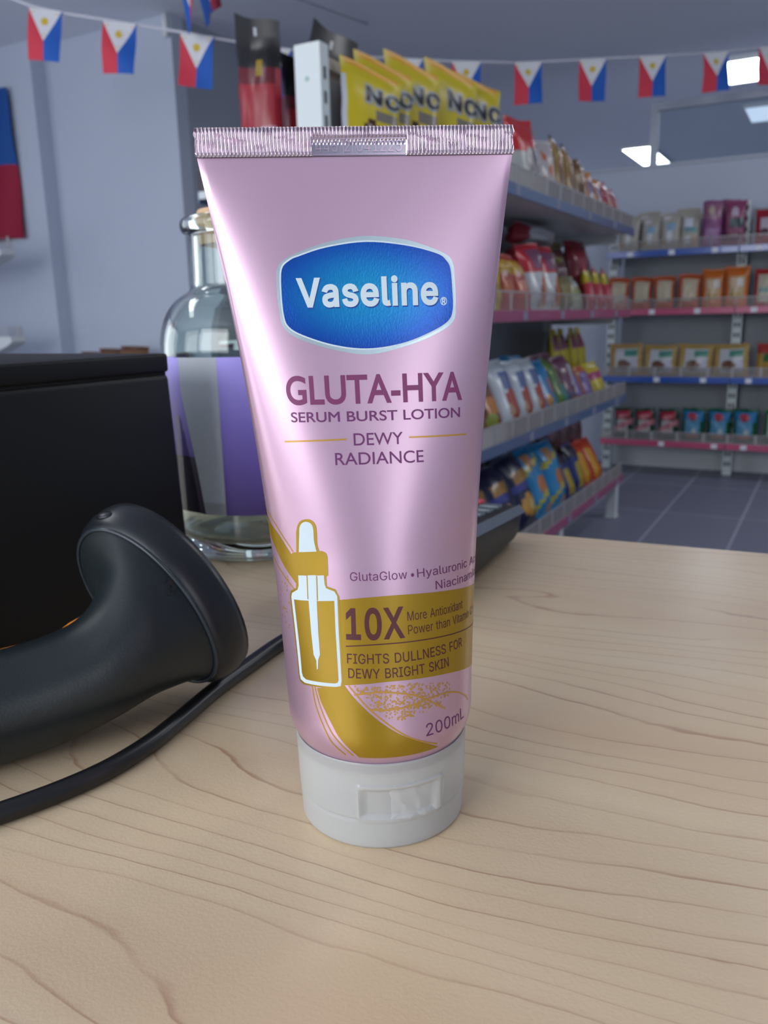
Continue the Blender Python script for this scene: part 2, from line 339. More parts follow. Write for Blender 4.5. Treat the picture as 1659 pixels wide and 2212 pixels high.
def offset_loops(loops, w):
    """bolder letters: every outline pushed outwards by w (holes shrink), with mitred corners"""
    if not w:
        return loops
    area = lambda l: sum(l[i][0] * l[(i + 1) % len(l)][1] - l[(i + 1) % len(l)][0] * l[i][1] for i in range(len(l)))
    sg = 1 if area(max(loops, key=lambda l: abs(area(l)))) > 0 else -1
    out = []
    for l in loops:
        n, q = len(l), []
        for i in range(n):
            a, b, c = Vector(l[i - 1]), Vector(l[i]), Vector(l[(i + 1) % n])
            d0, d1 = (b - a).normalized(), (c - b).normalized()
            n0, n1 = Vector((d0.y, -d0.x)) * sg, Vector((d1.y, -d1.x)) * sg
            m = n0 + n1
            k = m.length
            if k < .2:
                q.append(tuple(b + n0 * w))
                continue
            m.normalize()
            q.append(tuple(b + m * w / max(m.dot(n0), .55)))
        out.append(q)
    return out


def refill(vs, fs, w):
    """outlines of a filled flat mesh, pushed outwards by w and filled again"""
    cnt, key = {}, lambda v: (round(v[0], 5), round(v[1], 5))
    for f in fs:
        for i in range(len(f)):
            e = (key(vs[f[i]]), key(vs[f[(i + 1) % len(f)]]))
            if e[0] != e[1]:
                cnt.setdefault(tuple(sorted(e)), []).append(e)
    nxt = {}
    for es in cnt.values():
        if len(es) == 1:
            nxt.setdefault(es[0][0], []).append(es[0][1])
    loops = []
    while nxt:
        st = next(iter(nxt))
        lp, cur = [], st
        while cur in nxt:
            lp.append(cur)
            q = nxt[cur].pop()
            if not nxt[cur]:
                del nxt[cur]
            cur = q
        if len(lp) > 2:
            loops.append(lp)
    return fill2d(offset_loops(loops, w))


def text2d(s, face='sans', bold=0.0):
    """letters on a baseline, capital height = 1 (sans: grotesque outlines above, human: the program's own humanist face)"""
    if face == 'human':
        cu = bpy.data.curves.new('letters', 'FONT')
        cu.body = s
        vs, fs = refill(*grab(cu), bold * .69)
        k = 1 / .69
    else:
        vs, fs, x = [], [], 0
        for ch in s:
            if ch == ' ':
                x += 130
                continue
            adv, sp = GLYPHS[ch]
            parts = [[(int(p.split(',')[0]), int(p.split(',')[1])) for p in l.split(' ')] for l in sp]
            groups = [[l] for l in parts] if ch == 'i' else [parts]     # a dotted letter is two separate areas
            for g in groups:
                v1, f1 = fill2d(offset_loops(g, bold * 254.), True)
                o = len(vs)
                vs += [(x + v[0], v[1]) for v in v1]
                fs += [tuple(i + o for i in f) for f in f1]
            x += adv + bold * 254. * 1.2
        k = 1 / 254.
    return [(v[0] * k, v[1] * k) for v in vs], fs


def place2d(vs, fs, x0, x1, y0, h, slant=0):
    """scaled so that it spans x0..x1 with capitals h tall on baseline y0"""
    a, b = min(v[0] for v in vs), max(v[0] for v in vs)
    k = (x1 - x0) / (b - a)
    return [(x0 + (v[0] - a) * k + slant * v[1] * h, y0 + v[1] * h) for v in vs], fs


def cut2d(vs, fs, sx, sy):
    """cuts a flat mesh along a grid so that it can follow a curved surface"""
    bm = bmesh.new()
    bv = [bm.verts.new((v[0], v[1], 0)) for v in vs]
    for f in fs:
        try:
            bm.faces.new([bv[i] for i in f])
        except ValueError:
            pass
    for ax, st in ((0, sx), (1, sy)):
        lo, hi = min(v[ax] for v in vs), max(v[ax] for v in vs)
        k = math.floor(lo / st) + 1
        while k * st < hi:
            no = (1, 0, 0) if ax == 0 else (0, 1, 0)
            co = (k * st, 0, 0) if ax == 0 else (0, k * st, 0)
            bmesh.ops.bisect_plane(bm, geom=bm.verts[:] + bm.edges[:] + bm.faces[:], plane_co=co, plane_no=no, dist=1e-5)
            k += 1
    bm.verts.index_update()
    out = [(v.co.x, v.co.y) for v in bm.verts], [tuple(v.index for v in f.verts) for f in bm.faces]
    bm.free()
    return out


def ribbon2d(pts, w):
    """a line of width w"""
    P = [Vector(p[:2]) for p in pts]
    vs, fs = [], []
    for i, p in enumerate(P):
        t = (P[min(i + 1, len(P) - 1)] - P[max(i - 1, 0)]).normalized()
        n = Vector((-t.y, t.x)) * w / 2
        vs += [tuple(p - n), tuple(p + n)]
    for i in range(len(P) - 1):
        fs.append((2 * i, 2 * i + 2, 2 * i + 3, 2 * i + 1))
    return vs, fs


# ================================================================== the room
H = 2.70
WALL = noisy(mat('wall_paint', (188, 196, 212), .8), 300, .02)
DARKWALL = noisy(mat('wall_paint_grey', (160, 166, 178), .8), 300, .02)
CEIL = noisy(mat('ceiling_paint', (226, 230, 240), .85), 200, .02)
WHITE = mat('white_enamel', (222, 226, 228), .4)
FRAME = mat('window_frame_paint', (176, 184, 196), .4)
GLASS = mat('window_glass', (225, 235, 240), .02, 0, .5, .98, ior=1.1)

# tiled floor: one material with the joints in it
FLOOR = mat('floor_tile', (84, 88, 104), .42)
nt = FLOOR.node_tree
tc = nt.nodes.new('ShaderNodeTexCoord')
mp = nt.nodes.new('ShaderNodeMapping')
mp.inputs['Location'].default_value = (.355, .12, 0)
br = nt.nodes.new('ShaderNodeTexBrick')
br.offset = 0
br.inputs['Color1'].default_value = lin((116, 119, 138))
br.inputs['Color2'].default_value = lin((124, 127, 144))
br.inputs['Mortar'].default_value = lin((164, 168, 184))
br.inputs['Scale'].default_value = 1
br.inputs['Mortar Size'].default_value = .006
br.inputs['Brick Width'].default_value = .384
br.inputs['Row Height'].default_value = .768
nt.links.new(tc.outputs['Object'], mp.inputs[0])
nt.links.new(mp.outputs[0], br.inputs['Vector'])
nt.links.new(br.outputs[0], nt.nodes['Principled BSDF'].inputs['Base Color'])

struct('floor', MB().box(-5.6, 3.7, -2.7, 14.1, -.1, 0), FLOOR)
struct('ceiling', MB().box(-5.6, 3.7, -2.7, 14.1, H, H + .1), CEIL)
struct('wall_left', MB().box(-5.5, -3.39, 3.88, 3.98, 0, H), WALL)
struct('wall_pillar', MB().box(-5.5, -4.40, 3.77, 3.88, 0, H), WALL)
struct('wall_side', MB().box(-3.49, -3.39, 3.98, 14, 0, H), DARKWALL)
struct('wall_far', MB().box(-3.49, 3.6, 14, 14.1, 0, H), WALL)
struct('wall_right', MB().box(3.6, 3.7, -2.6, 14, 0, H), WALL)
struct('wall_partition', MB().box(-3.39, 3.6, 5.97, 6.07, 0, 1.975), WALL)
struct('wall_front', MB().box(-5.5, 3.6, -2.7, -2.6, 0, .35).box(-5.5, 3.6, -2.7, -2.6, 2.55, H).box(-5.5, -4.3, -2.7, -2.6, .35, 2.55)
       .box(.3, 1.7, -2.7, -2.6, .35, 2.55).box(3.3, 3.6, -2.7, -2.6, .35, 2.55).box(-2.15, .3, -2.7, -2.6, .35, 1.1), WALL)
struct('wall_outer', MB().box(-5.6, -5.5, -2.6, 3.88, 0, .35).box(-5.6, -5.5, -2.6, 3.88, 2.55, H).box(-5.6, -5.5, -2.6, -1.15, .35, 2.55)
       .box(-5.6, -5.5, 1.55, 3.88, .35, 2.55), WALL)
# glazed frame standing on the partition wall
w = MB()
for x0, x1 in ((-1.21, -1.165), (-.475, -.43), (.30, .345)):
    w.box(x0, x1, 5.98, 6.03, 1.975, 2.32)
w.box(-1.21, .345, 5.98, 6.03, 2.32, 2.365)
w.box(-3.39, 3.6, 5.955, 6.085, 1.975, 1.99)
win = struct('window_1', w, FRAME)
pn = MB()
for x0, x1 in ((-1.165, -.475), (-.43, .30)):
    pn.box(x0, x1, 6.0, 6.008, 1.99, 2.32)
p = pn.build('pane', GLASS, win)
w = MB()
for x0, x1 in ((-4.3, .3), (1.7, 3.3)):
    w.box(x0, x1, -2.7, -2.64, .35, .40).box(x0, x1, -2.7, -2.64, 2.5, 2.55)
    for k in range(4 if x1 < 1 else 2):
        xx = x0 + (x1 - x0) * k / (3 if x1 < 1 else 1)
        w.box(max(xx - .03, x0), min(xx + .03, x1), -2.7, -2.64, .4, 2.5)
struct('window_2', w, FRAME)
w = MB().box(-5.6, -5.54, -1.15, 1.55, .35, .4).box(-5.6, -5.54, -1.15, 1.55, 2.5, 2.55)
for y in (-1.15, .17, 1.49):
    w.box(-5.6, -5.54, y, y + .06, .4, 2.5)
struct('window_3', w, FRAME)
# white conduit on the wall corner
tag(MB().tube([(-3.41, 3.862, 2.58), (-3.41, 3.862, 2.695)], .018, 10).build('conduit', WHITE, smooth=1.0, origin=(-3.41, 3.862, 2.58)),
    'short white conduit running up the wall corner to the ceiling', 'conduit')

# ceiling panel lights
LAMP = mat('lamp_diffuser', (250, 252, 255), .5, emit=(238, 246, 255), strength=18)
LAMP_DIM = mat('lamp_diffuser_dim', (250, 252, 255), .5, emit=(200, 215, 235), strength=1.0)


def ceiling_light(x0, x1, y0, y1, label, m):
    t = thing('ceiling_light', ((x0 + x1) / 2, (y0 + y1) / 2, H - .03), label, 'light', 'panel lights on the ceiling')
    f = MB()
    e = .014
    f.box(x0, x1, y0, y0 + e, H - .03, H).box(x0, x1, y1 - e, y1, H - .03, H).box(x0, x0 + e, y0 + e, y1 - e, H - .03, H).box(x1 - e, x1, y0 + e, y1 - e, H - .03, H)
    f.build('frame', WHITE, t)
    MB().box(x0 + e, x1 - e, y0 + e, y1 - e, H - .024, H - .002).build('diffuser', m, t)


ceiling_light(-2.14, -1.83, 9.15, 10.55, 'long lit ceiling panel seen behind the post of the glazed frame', LAMP)
ceiling_light(-.90, -.60, 6.47, 7.10, 'bright square ceiling panel above the glazed frame, behind the flags', LAMP)
ceiling_light(-.87, -.57, 7.95, 8.60, 'dim ceiling panel seen through the glass of the frame', LAMP_DIM)

# ================================================================== the counter
WOOD = mat('maple_laminate', (222, 194, 158), .32, 0, .55, coat=.4)
nt = WOOD.node_tree
L = nt.links
N = lambda k: nt.nodes.new(k)


def node_math(op, a, b=None, c=None):
    n = N('ShaderNodeMath')
    n.operation = op
    for i, q in enumerate((a, b, c)):
        if q is None:
            continue
        if isinstance(q, (int, float)):
            n.inputs[i].default_value = q
        else:
            L.new(q, n.inputs[i])
    return n.outputs[0]


def noise(vec, scale, detail=2, rough=.5):
    n = N('ShaderNodeTexNoise')
    n.inputs['Scale'].default_value = scale
    n.inputs['Detail'].default_value = detail
    n.inputs['Roughness'].default_value = rough
    L.new(vec, n.inputs['Vector'])
    return n.outputs[0]


def mapped(sc, loc=(0, 0, 0), r=(0, 0, 0)):
    t = N('ShaderNodeTexCoord')
    m = N('ShaderNodeMapping')
    m.inputs['Scale'].default_value = sc
    m.inputs['Location'].default_value = loc
    m.inputs['Rotation'].default_value = r
    L.new(t.outputs['Object'], m.inputs[0])
    return m.outputs[0]


def ramp(f, stops):
    r = N('ShaderNodeValToRGB')
    el = r.color_ramp.elements
    while len(el) < len(stops):
        el.new(.5)
    for e, (p, c) in zip(el, stops):
        e.position = p
        e.color = c if len(c) == 4 else lin(c)
    L.new(f, r.inputs[0])
    return r.outputs[0]


def mix(f, a, b):
    m = N('ShaderNodeMix')
    m.data_type = 'RGBA'
    for q, k in ((f, 'Factor'), (a, 'A'), (b, 'B')):
        if isinstance(q, (int, float)):
            m.inputs[k].default_value = q
        elif isinstance(q, tuple):
            m.inputs[k].default_value = q
        else:
            L.new(q, m.inputs[k])
    return m.outputs['Result']


nt.nodes['Principled BSDF'].inputs['Coat Roughness'].default_value = .3  # COATR
sep = N('ShaderNodeSeparateXYZ')
L.new(mapped((1, 1, 1)), sep.inputs[0])
bend = noise(mapped((3.2, 9, 1), (.31, .2, 0)), 1, 2, .45)          # slow figure: the cathedral arches of the grain
wig = noise(mapped((16, 40, 1), (1.3, .7, 0)), 1, 3, .6)
clus = noise(mapped((1.5, 26, 1), (5.3, 2.7, 0)), 1, 1)
t = node_math('ADD', node_math('MULTIPLY', sep.outputs[1], 96.), node_math('ADD', node_math('MULTIPLY', bend, 11.), node_math('ADD', node_math('MULTIPLY', wig, .7), node_math('MULTIPLY', clus, 3.2))))
fr = node_math('FRACT', t)
line = ramp(fr, [(0, (1, 1, 1, 1)), (.03, (.8, .8, .8, 1)), (.07, (.16, .16, .16, 1)), (.3, (0, 0, 0, 1)), (.975, (0, 0, 0, 1)), (1, (1, 1, 1, 1))])
amt = ramp(noise(mapped((5, 60, 1), (3, 1, 0)), 1, 2), [(.32, (.1, .1, .1, 1)), (.62, (1, 1, 1, 1))])
tone = ramp(noise(mapped((2.2, 16, 1), (7, 2, 0)), 1, 3), [(.3, (217, 188, 153)), (.55, (227, 203, 168)), (.75, (233, 214, 182))])
fib = noise(mapped((60, 1400, 1)), 1, 2)
c1 = mix(node_math('MULTIPLY', node_math('MULTIPLY', line, amt), .74), tone, lin((164, 114, 86)))
c2 = mix(node_math('MULTIPLY', fib, .14), c1, lin((192, 162, 130)))
# a few short darker flecks
fl = ramp(noise(mapped((26, 120, 1), (2, 9, 0)), 1, 1), [(.765, (0, 0, 0, 1)), (.80, (1, 1, 1, 1))])
c3 = mix(node_math('MULTIPLY', fl, .45), c2, lin((160, 116, 96)))
L.new(c3, nt.nodes['Principled BSDF'].inputs['Base Color'])
bp = N('ShaderNodeBump')
bp.inputs['Strength'].default_value = .10
bp.inputs['Distance'].default_value = .0006
L.new(noise(mapped((1, 1, 1)), 900, 2), bp.inputs['Height'])
L.new(bp.outputs[0], nt.nodes['Principled BSDF'].inputs['Normal'])

CT = .9
counter = thing('counter', (-.175, .519, 0), 'pale maple laminate shop counter carrying the lotion tube and the black devices', 'counter')
ox, oy = -.175, .519
MB().box(ox - 1.6, ox + 1.3, oy - .78, oy, CT - .03, CT).build('worktop', WOOD, counter, bevel=.0015)
MB().box(ox - 1.55, ox + 1.25, oy - .70, oy - .05, 0, CT - .03).build('cabinet', WHITE, counter)
counter.rotation_euler.z = radians(4.2)

# ================================================================== the lotion tube
TX, TY = -.10986, .19616
RTV, FWV = Vector((.8776, .4794, 0)), Vector((-.4794, .8776, 0))
YAW = .055
TR = RTV * cos(YAW) + FWV * sin(YAW)          # across the label, to the right
TN = RTV * sin(YAW) - FWV * cos(YAW)          # out of the label
R0, WH, ZB, ZC = .02672, .04013, .0265, .18344


def tube_pt(s, z, off=0.0):
    """point of the tube wall: s mm round the wall from the middle of the front, z mm above the counter, off m proud of it"""
    def pt(s, z):
        th = s / 1000 / R0
        v = (z / 1000 - ZB) / (ZC - ZB)
        bk = 1
        if abs(th) > pi / 2:
            th = math.copysign(pi, th) - th
            bk = -1
        sh = 1 - .085 * max(0, 1 - v / .055) ** 2.4 if v >= 0 else .915
        lx = (((1 - v) * R0 - .00276 * 4 * v * (1 - v)) * sin(th)) * sh + v * WH * 2 * th / pi
        half = ((1 - v) * R0 - .00276 * 4 * v * (1 - v)) * sh + v * WH
        pw = 2 + .8 * min(1, max(0, v - .36) * 2.4)
        ly = (1 - v) * R0 * sh * bk * max(0, 1 - min(1, abs(lx) / half) ** pw) ** (1 / pw)
        lean = v - .153 * 4 * v * (1 - v)
        return Vector((TX, TY, CT + z / 1000)) + TR * lx + TN * ly - RTV * .00265 * lean
    p = pt(s, z)
    if off:
        n = (pt(s + .2, z) - pt(s - .2, z)).cross(pt(s, z + .3) - pt(s, z - .3)).normalized()
        p = p + n * off
    return p


def print_on(mb, flat, off, mi, sx=1.2, sy=5):
    vs, fs = cut2d(flat[0], flat[1], sx, sy)
    mb.add([tube_pt(a, b, off) for a, b in vs], fs, mi)


def word(mb, s, x0, x1, y, h, off, mi, face='sans', bold=0.0, slant=0):
    print_on(mb, place2d(*text2d(s, face, bold), x0, x1, y, h, slant), off, mi)


def pearl(name, c, metal, rough, bump=0.0):
    m = mat(name, c, rough, metal, .5, coat=.25)
    m.node_tree.nodes['Principled BSDF'].inputs['Coat Roughness'].default_value = .18
    return m


PINK = pearl('pearl_pink', (200, 166, 188), .62, .32)
GOLD = pearl('printed_gold', (160, 128, 22), .5, .36)
GOLDLINE = pearl('printed_gold_line', (190, 144, 62), .4, .36)
PLUM = mat('plum_ink', (122, 50, 98), .4, .1)
VIOLET = mat('violet_ink', (106, 44, 100), .4, .1)
BROWNINK = mat('dark_brown_ink', (84, 34, 38), .4, .1)
ICE = mat('white_ink', (204, 220, 228), .4, 0, .3)
SILVER = noisy(pearl('silver_foil', (186, 204, 210), .7, .3), 900, .08, .0003)
FOILBLUE = pearl('blue_foil', (10, 90, 190), .55, .28)
NAVY = mat('navy_ink', (16, 66, 150), .4, .2)

tube = thing('lotion_tube', (TX, TY, CT), 'pink squeeze tube of lotion standing on its white cap, blue oval logo in front', 'lotion')
b = MB()
NU, NV = 168, 64
rings = []
zs = [ZB * 1000 - 3] + [ZB * 1000 + 9 * (i / 12) for i in range(13)] + [ZB * 1000 + 9 + (ZC - ZB - .009) * 1000 * (i / 50) for i in range(1, 51)]
for z in zs:
    rings.append([tube_pt((k / NU * 2 - 1) * pi * R0 * 1000, z) for k in range(NU)])
b.loft(rings, 0)
# gold band with the claims
top = spline([(-11.9, 71.0), (-4, 71.7), (6, 72.0), (20, 71.4), (32, 70.4), (42, 69.5), (60, 68.5)], 6)
bot = spline([(60, 44), (44, 45), (34.4, 46.3), (20, 48.6), (4.5, 49.4), (-4, 49.0), (-11.9, 48.2)], 6)
print_on(b, fill2d([[tuple(p) for p in top + bot]]), .00004, 1)
# broad gold stroke running down to the cap, with thin lines beside it
lft = spline([(-20.25, 46.2), (-19.0, 42.9), (-17.5, 40.5), (-15.3, 37.2), (-13.5, 34.5), (-11.05, 31.9), (-7.6, 28.6)], 6)
rgt = spline([(16.4, 28.6), (13.0, 30.5), (8.8, 32.6), (3.7, 35.4), (-1.9, 39.3), (-6.8, 43.6), (-9.1, 45.9), (-11.2, 48.4)], 6)
print_on(b, fill2d([[tuple(p) for p in lft + rgt]]), .00005, 1)
for ln in ([(-22.2, 46.4), (-21.2, 42.0), (-19.6, 38.5), (-17.2, 34.5), (-15.35, 31.8), (-11.6, 28.8)],
           [(-21.2, 46.4), (-19.55, 42), (-17.6, 38.2), (-14.9, 34.2), (-9.3, 28.9)],
           [(-9.9, 48.3), (-7.5, 45.75), (-4.4, 42.5), (0, 38.8), (6.8, 33.9), (15.6, 29.8)]):
    print_on(b, ribbon2d(spline(ln, 6), .42), .00006, 2)
upl = spline([(-58, 100), (-50, 96.5), (-42, 92.2), (-39.7, 89.8), (-35.8, 87.5), (-32.3, 84.9), (-27.5, 80.5)], 6)
lwl = spline([(-26.5, 73.4), (-31.9, 77.3), (-35.6, 80.5), (-39.4, 84.4), (-42, 87.6), (-50, 93), (-58, 97)], 6)
print_on(b, fill2d([[tuple(p) for p in upl + lwl]]), .00004, 1)
for ln in ([(-52, 98.5), (-42, 93.7), (-35.4, 89.0), (-28.1, 82.8)], [(-48, 83), (-42, 80.3), (-36.3, 76.9), (-28.5, 72.3)]):
    print_on(b, ribbon2d(spline(ln, 8), .42), .00006, 2)
# two crossing wavy lines and a spray of dots
for ln in ([(-8.3, 45.9), (-3.5, 46.6), (.4, 46.7), (7.5, 45.4), (12.6, 43.1), (18.9, 39.1)],
           [(-4.1, 42.15), (2.1, 41.9), (8.2, 42.5), (15, 43.4), (20.4, 43.2), (25, 41.8), (29.4, 39.3), (31.7, 37.1)]):
    print_on(b, ribbon2d(spline(ln, 8), .46), .00006, 2)


def dots(n, ok, x0, x1, y0, y1):
    k = 0
    while k < n:
        x, y = random.uniform(x0, x1), random.uniform(y0, y1)
        if not ok(x, y):
            continue
        r = random.uniform(.20, .33)
        b.add([tube_pt(x + r * cos(q * pi / 3), y + r * sin(q * pi / 3), .00006) for q in range(6)], [tuple(range(6))], 2)
        k += 1


def spray(x, y):
    edge = 48.4 - .99 * (x + 9.5) if x < -4 else 42.5 - .72 * (x + 4)
    hi = 48.4 - max(0, x - 8) * .18
    lo = 38.6 + max(0, x - 2) * .12 + (max(0, x - 15) * .25)
    d = abs(y - (42.0 + .12 * max(x, 0)))
    return y > edge + .9 and lo < y < hi and random.random() > (max(0, x - 8) / 16) * .8


dots(420, spray, -9, 22, 38, 48.3)
dots(26, lambda x, y: True, -37.5, -31.5, 60.5, 76)
# line art of a dropper bottle
outer = spline([(-26.6, 82.7), (-26.3, 86), (-26.0, 88.7), (-24.6, 91.1), (-21.9, 92.0), (-19.6, 91.5), (-18.5, 89.7), (-18.5, 85.6), (-17.9, 83.7)], 4)
collar = [(-16.9, 83.7), (-15.6, 83.2), (-15.2, 82.2), (-15.2, 77.4), (-15.9, 76.9), (-15.8, 74.4), (-13.0, 73.7), (-11.9, 71.8), (-11.75, 62.8), (-11.4, 48.8), (-11.7, 47.7), (-13.2, 47.2),
          (-25.9, 46.0), (-27.6, 46.5), (-28.2, 47.8), (-28.9, 54.2), (-31.0, 69.8), (-30.5, 71.6), (-27.6, 72.9), (-27.3, 75.8), (-27.9, 76.4), (-28.9, 79.5), (-28.9, 82.0), (-28.0, 82.6)]
print_on(b, fill2d([[tuple(p) for p in outer] + collar]), .00008, 1)
bulb = spline([(-25.5, 82.9), (-25.2, 85.5), (-24.9, 87.7), (-24.6, 89.7), (-23.5, 90.9), (-21.9, 91.3), (-20.4, 90.9), (-19.6, 89.6), (-19.5, 86.3), (-18.8, 83.5)], 4)
print_on(b, fill2d([[tuple(p) for p in bulb]]), .00011, 3)
glass_o = [(-26.3, 76.5), (-16.6, 77.3), (-16.5, 75), (-16.0, 73.9), (-13.4, 73.2), (-12.5, 72), (-12.4, 62.8), (-11.9, 49.4), (-12.2, 48.0), (-13.7, 47.6), (-25.2, 46.6), (-27.1, 47.1), (-27.6, 48.2), (-28.3, 54.2), (-30.2, 70), (-29.7, 71.2), (-26.9, 72.5), (-26.3, 73.8)]
liquid = [(-28.9, 69.5), (-13.5, 70.7), (-13.4, 62.7), (-12.8, 49.6), (-13.1, 48.8), (-14, 48.5), (-24.6, 47.7), (-26.0, 48.2), (-26.5, 49.2), (-27.0, 54.6)]
print_on(b, fill2d([glass_o, liquid]), .00011, 3)
for x0, x1 in ((-22.9, -22.5), (-19.3, -18.9)):
    print_on(b, fill2d([[(x0, 70.4), (x1, 70.4), (x1, 77.0), (x0, 77.0)]]), .00013, 1)
pip = [(-22.4, 76.9), (-19.4, 77.2), (-19.4, 70.2), (-19.2, 61.9), (-18.8, 55.7), (-19.5, 54.2), (-19.7, 51.6), (-20.1, 51.5), (-20.2, 53.9), (-21.2, 55.4), (-21.9, 61.5), (-22.45, 69.8)]
print_on(b, fill2d([pip]), .00014, 3)
# the words
word(b, 'GLUTA-HYA', -25.7, 29.9, 121.9, 7.0, .00006, 4, 'human', .03)
word(b, 'SERUM BURST LOTION', -24.8, 29.1, 117.3, 2.5, .00006, 5, 'human', .018)
word(b, 'DEWY', -5.4, 9.4, 111.1, 3.1, .00006, 5, 'human', .008)
word(b, 'RADIANCE', -11.3, 15.7, 106.2, 3.1, .00006, 5, 'human', .008)
for q in ([(-27.9, 112.25), (-7.5, 112.75)], [(11.3, 112.75), (31.7, 112.6)]):
    print_on(b, ribbon2d(q, .45), .00006, 2)
word(b, 'GlutaGlow', -8.4, 8.6, 76.1, 2.25, .00006, 5)
print_on(b, fill2d([[(10.3 + .5 * cos(q * pi / 6), 76.9 + .5 * sin(q * pi / 6)) for q in range(12)]]), .00006, 5)
word(b, 'Hyaluronic Acid', 11.8, 43.0, 76.1, 2.25, .00006, 5)
word(b, 'Niacinamide', 17.9, 42.8, 72.2, 2.25, .00006, 5)
word(b, '10X', -10.2, 7.05, 60.9, 7.7, .00009, 6, 'sans', .045)
word(b, 'More Antioxidant', 8.0, 29.5, 65.0, 2.4, .00009, 6)
word(b, 'Power than Vitamin C*', 8.0, 38.5, 61.4, 2.4, .00009, 6)
print_on(b, ribbon2d(spline([(-10.4, 58.8), (1, 59.4), (18, 59.2), (38, 58.0), (46, 57.4)], 6), .3), .00009, 6)
word(b, 'FIGHTS DULLNESS FOR', -10.1, 28.4, 54.3, 2.55, .00009, 6, 'sans', .012)
word(b, 'DEWY BRIGHT SKIN', -9.85, 21.4, 50.4, 2.55, .00009, 6, 'sans', .012)
word(b, '200mL', 11.8, 27.9, 33.2, 3.4, .00006, 5)
b.build('tube_body', [PINK, GOLD, GOLDLINE, ICE, PLUM, VIOLET, BROWNINK], tube, smooth=radians(40))

# logo: silver rim, white line, blue foil, white letters
lg = MB()
sil = [(-24.6, 156), (-21.7, 158.5), (-13.7, 161.3), (-5.2, 163.1), (2.0, 163.7), (8.5, 163.2), (14.8, 162.1), (23.9, 159), (26.4, 156.5), (27.1, 152), (27.4, 146.7), (26.65, 141.9), (20.4, 138.6), (11.8, 136), (.9, 134.1), (-9.65, 135.4), (-20, 138.4), (-24.5, 141.4), (-25.4, 146), (-25.3, 152)]
blu = [(-23.2, 155.8), (-20.6, 158.0), (-17.75, 159.0), (-9.9, 161), (1.3, 162.2), (12.8, 161.1), (21.6, 159.0), (24.3, 157.3), (25.6, 155.2), (26.2, 150.1), (26.4, 145), (24.7, 141.9), (18.2, 139), (9.8, 136.6), (0, 135.6), (-9.55, 136.7), (-18.6, 139.3), (-22.8, 141.5), (-24, 144.4), (-24, 150.3)]
mid = Vector((1.25, 148.9))
SI = [tuple(p) for p in spline(sil, 5, True)]
BL = spline(blu, 5, True)
print_on(lg, fill2d([SI]), .00006, 0)
print_on(lg, fill2d([[tuple(mid + Vector(((p.x - mid.x) * 1.018, (p.y - mid.y) * 1.03))) for p in BL]]), .00008, 2)
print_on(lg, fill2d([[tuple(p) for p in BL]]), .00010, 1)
word(lg, 'Vaseline', -19.2, 22.05, 146.15, 6.7, .00012, 3, 'sans', .052)
word(lg, 'R', 22.95, 24.1, 146.35, 1.35, .00014, 2, 'sans', .05)
for k in range(1):
    ring = [(23.5 + .95 * cos(q * pi / 10), 147.05 + .95 * sin(q * pi / 10)) for q in range(21)]
    print_on(lg, ribbon2d(ring, .22), .00014, 2)
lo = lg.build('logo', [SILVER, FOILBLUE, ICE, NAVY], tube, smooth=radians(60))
lw = MB()
word(lw, 'Vaseline', -19.4, 21.8, 146.5, 6.7, .00015, 0, 'sans', .052)
lw.build('lettering', [ICE], lo, smooth=radians(60))
# the blue foil is printed lighter in the middle and lightly embossed
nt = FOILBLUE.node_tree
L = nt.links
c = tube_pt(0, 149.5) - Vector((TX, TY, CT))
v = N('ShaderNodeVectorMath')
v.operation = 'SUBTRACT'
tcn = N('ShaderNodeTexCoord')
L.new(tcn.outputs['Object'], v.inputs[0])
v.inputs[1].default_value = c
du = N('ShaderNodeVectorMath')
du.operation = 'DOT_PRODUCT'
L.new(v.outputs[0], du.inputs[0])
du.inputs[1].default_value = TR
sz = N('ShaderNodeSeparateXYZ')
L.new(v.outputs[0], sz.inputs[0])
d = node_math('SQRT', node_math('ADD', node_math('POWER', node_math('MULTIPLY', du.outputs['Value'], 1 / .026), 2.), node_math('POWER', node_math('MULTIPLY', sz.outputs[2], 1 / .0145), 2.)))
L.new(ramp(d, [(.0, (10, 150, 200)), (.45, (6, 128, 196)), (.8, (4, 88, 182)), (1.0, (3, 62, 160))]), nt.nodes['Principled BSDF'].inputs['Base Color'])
bp = N('ShaderNodeBump')
bp.inputs['Strength'].default_value = .22
bp.inputs['Distance'].default_value = .0002
L.new(noise(mapped((1.6, 1.6, .8)), 1500, 2), bp.inputs['Height'])
L.new(bp.outputs[0], nt.nodes['Principled BSDF'].inputs['Normal'])

# crimped end seal with its pressed batch code
CR = mat('crimped_foil', (212, 198, 208), .14, .9, .5)
c = MB()
NR = 86
cols = NR * 8
dirz = (tube_pt(0, ZC * 1000) - tube_pt(0, ZC * 1000 - 8)).normalized()
base_z = ZC
zrows = [0, .0004, .0011, .0024, .0040, .0043, .0052, .0066, .0069]


def seal(side):
    rr = []
    for zi in zrows:
        row = []
        for k in range(cols + 1):
            u = k / cols * 2 - 1
            x = u * (WH + .00015 + (.0002 * sin(zi * 2600) if abs(u) > .995 else 0))
            base = Vector((TX, TY, CT + base_z + zi)) + TR * x - RTV * .00265 * (1 + zi * 6)
            fade = min(1, zi / .0006) * (1 if zi < .0068 else .6)
            code = (-.0112 < x < .0128) and zi < .0041
            a = 0 if code else .00046 * cos(2 * pi * k / 8 + sin(zi * 900 + k * .03) * .5)
            row.append(base + TN * side * (.00055 + a * fade - (.00015 if code else 0)))
        rr.append(row)
    return rr


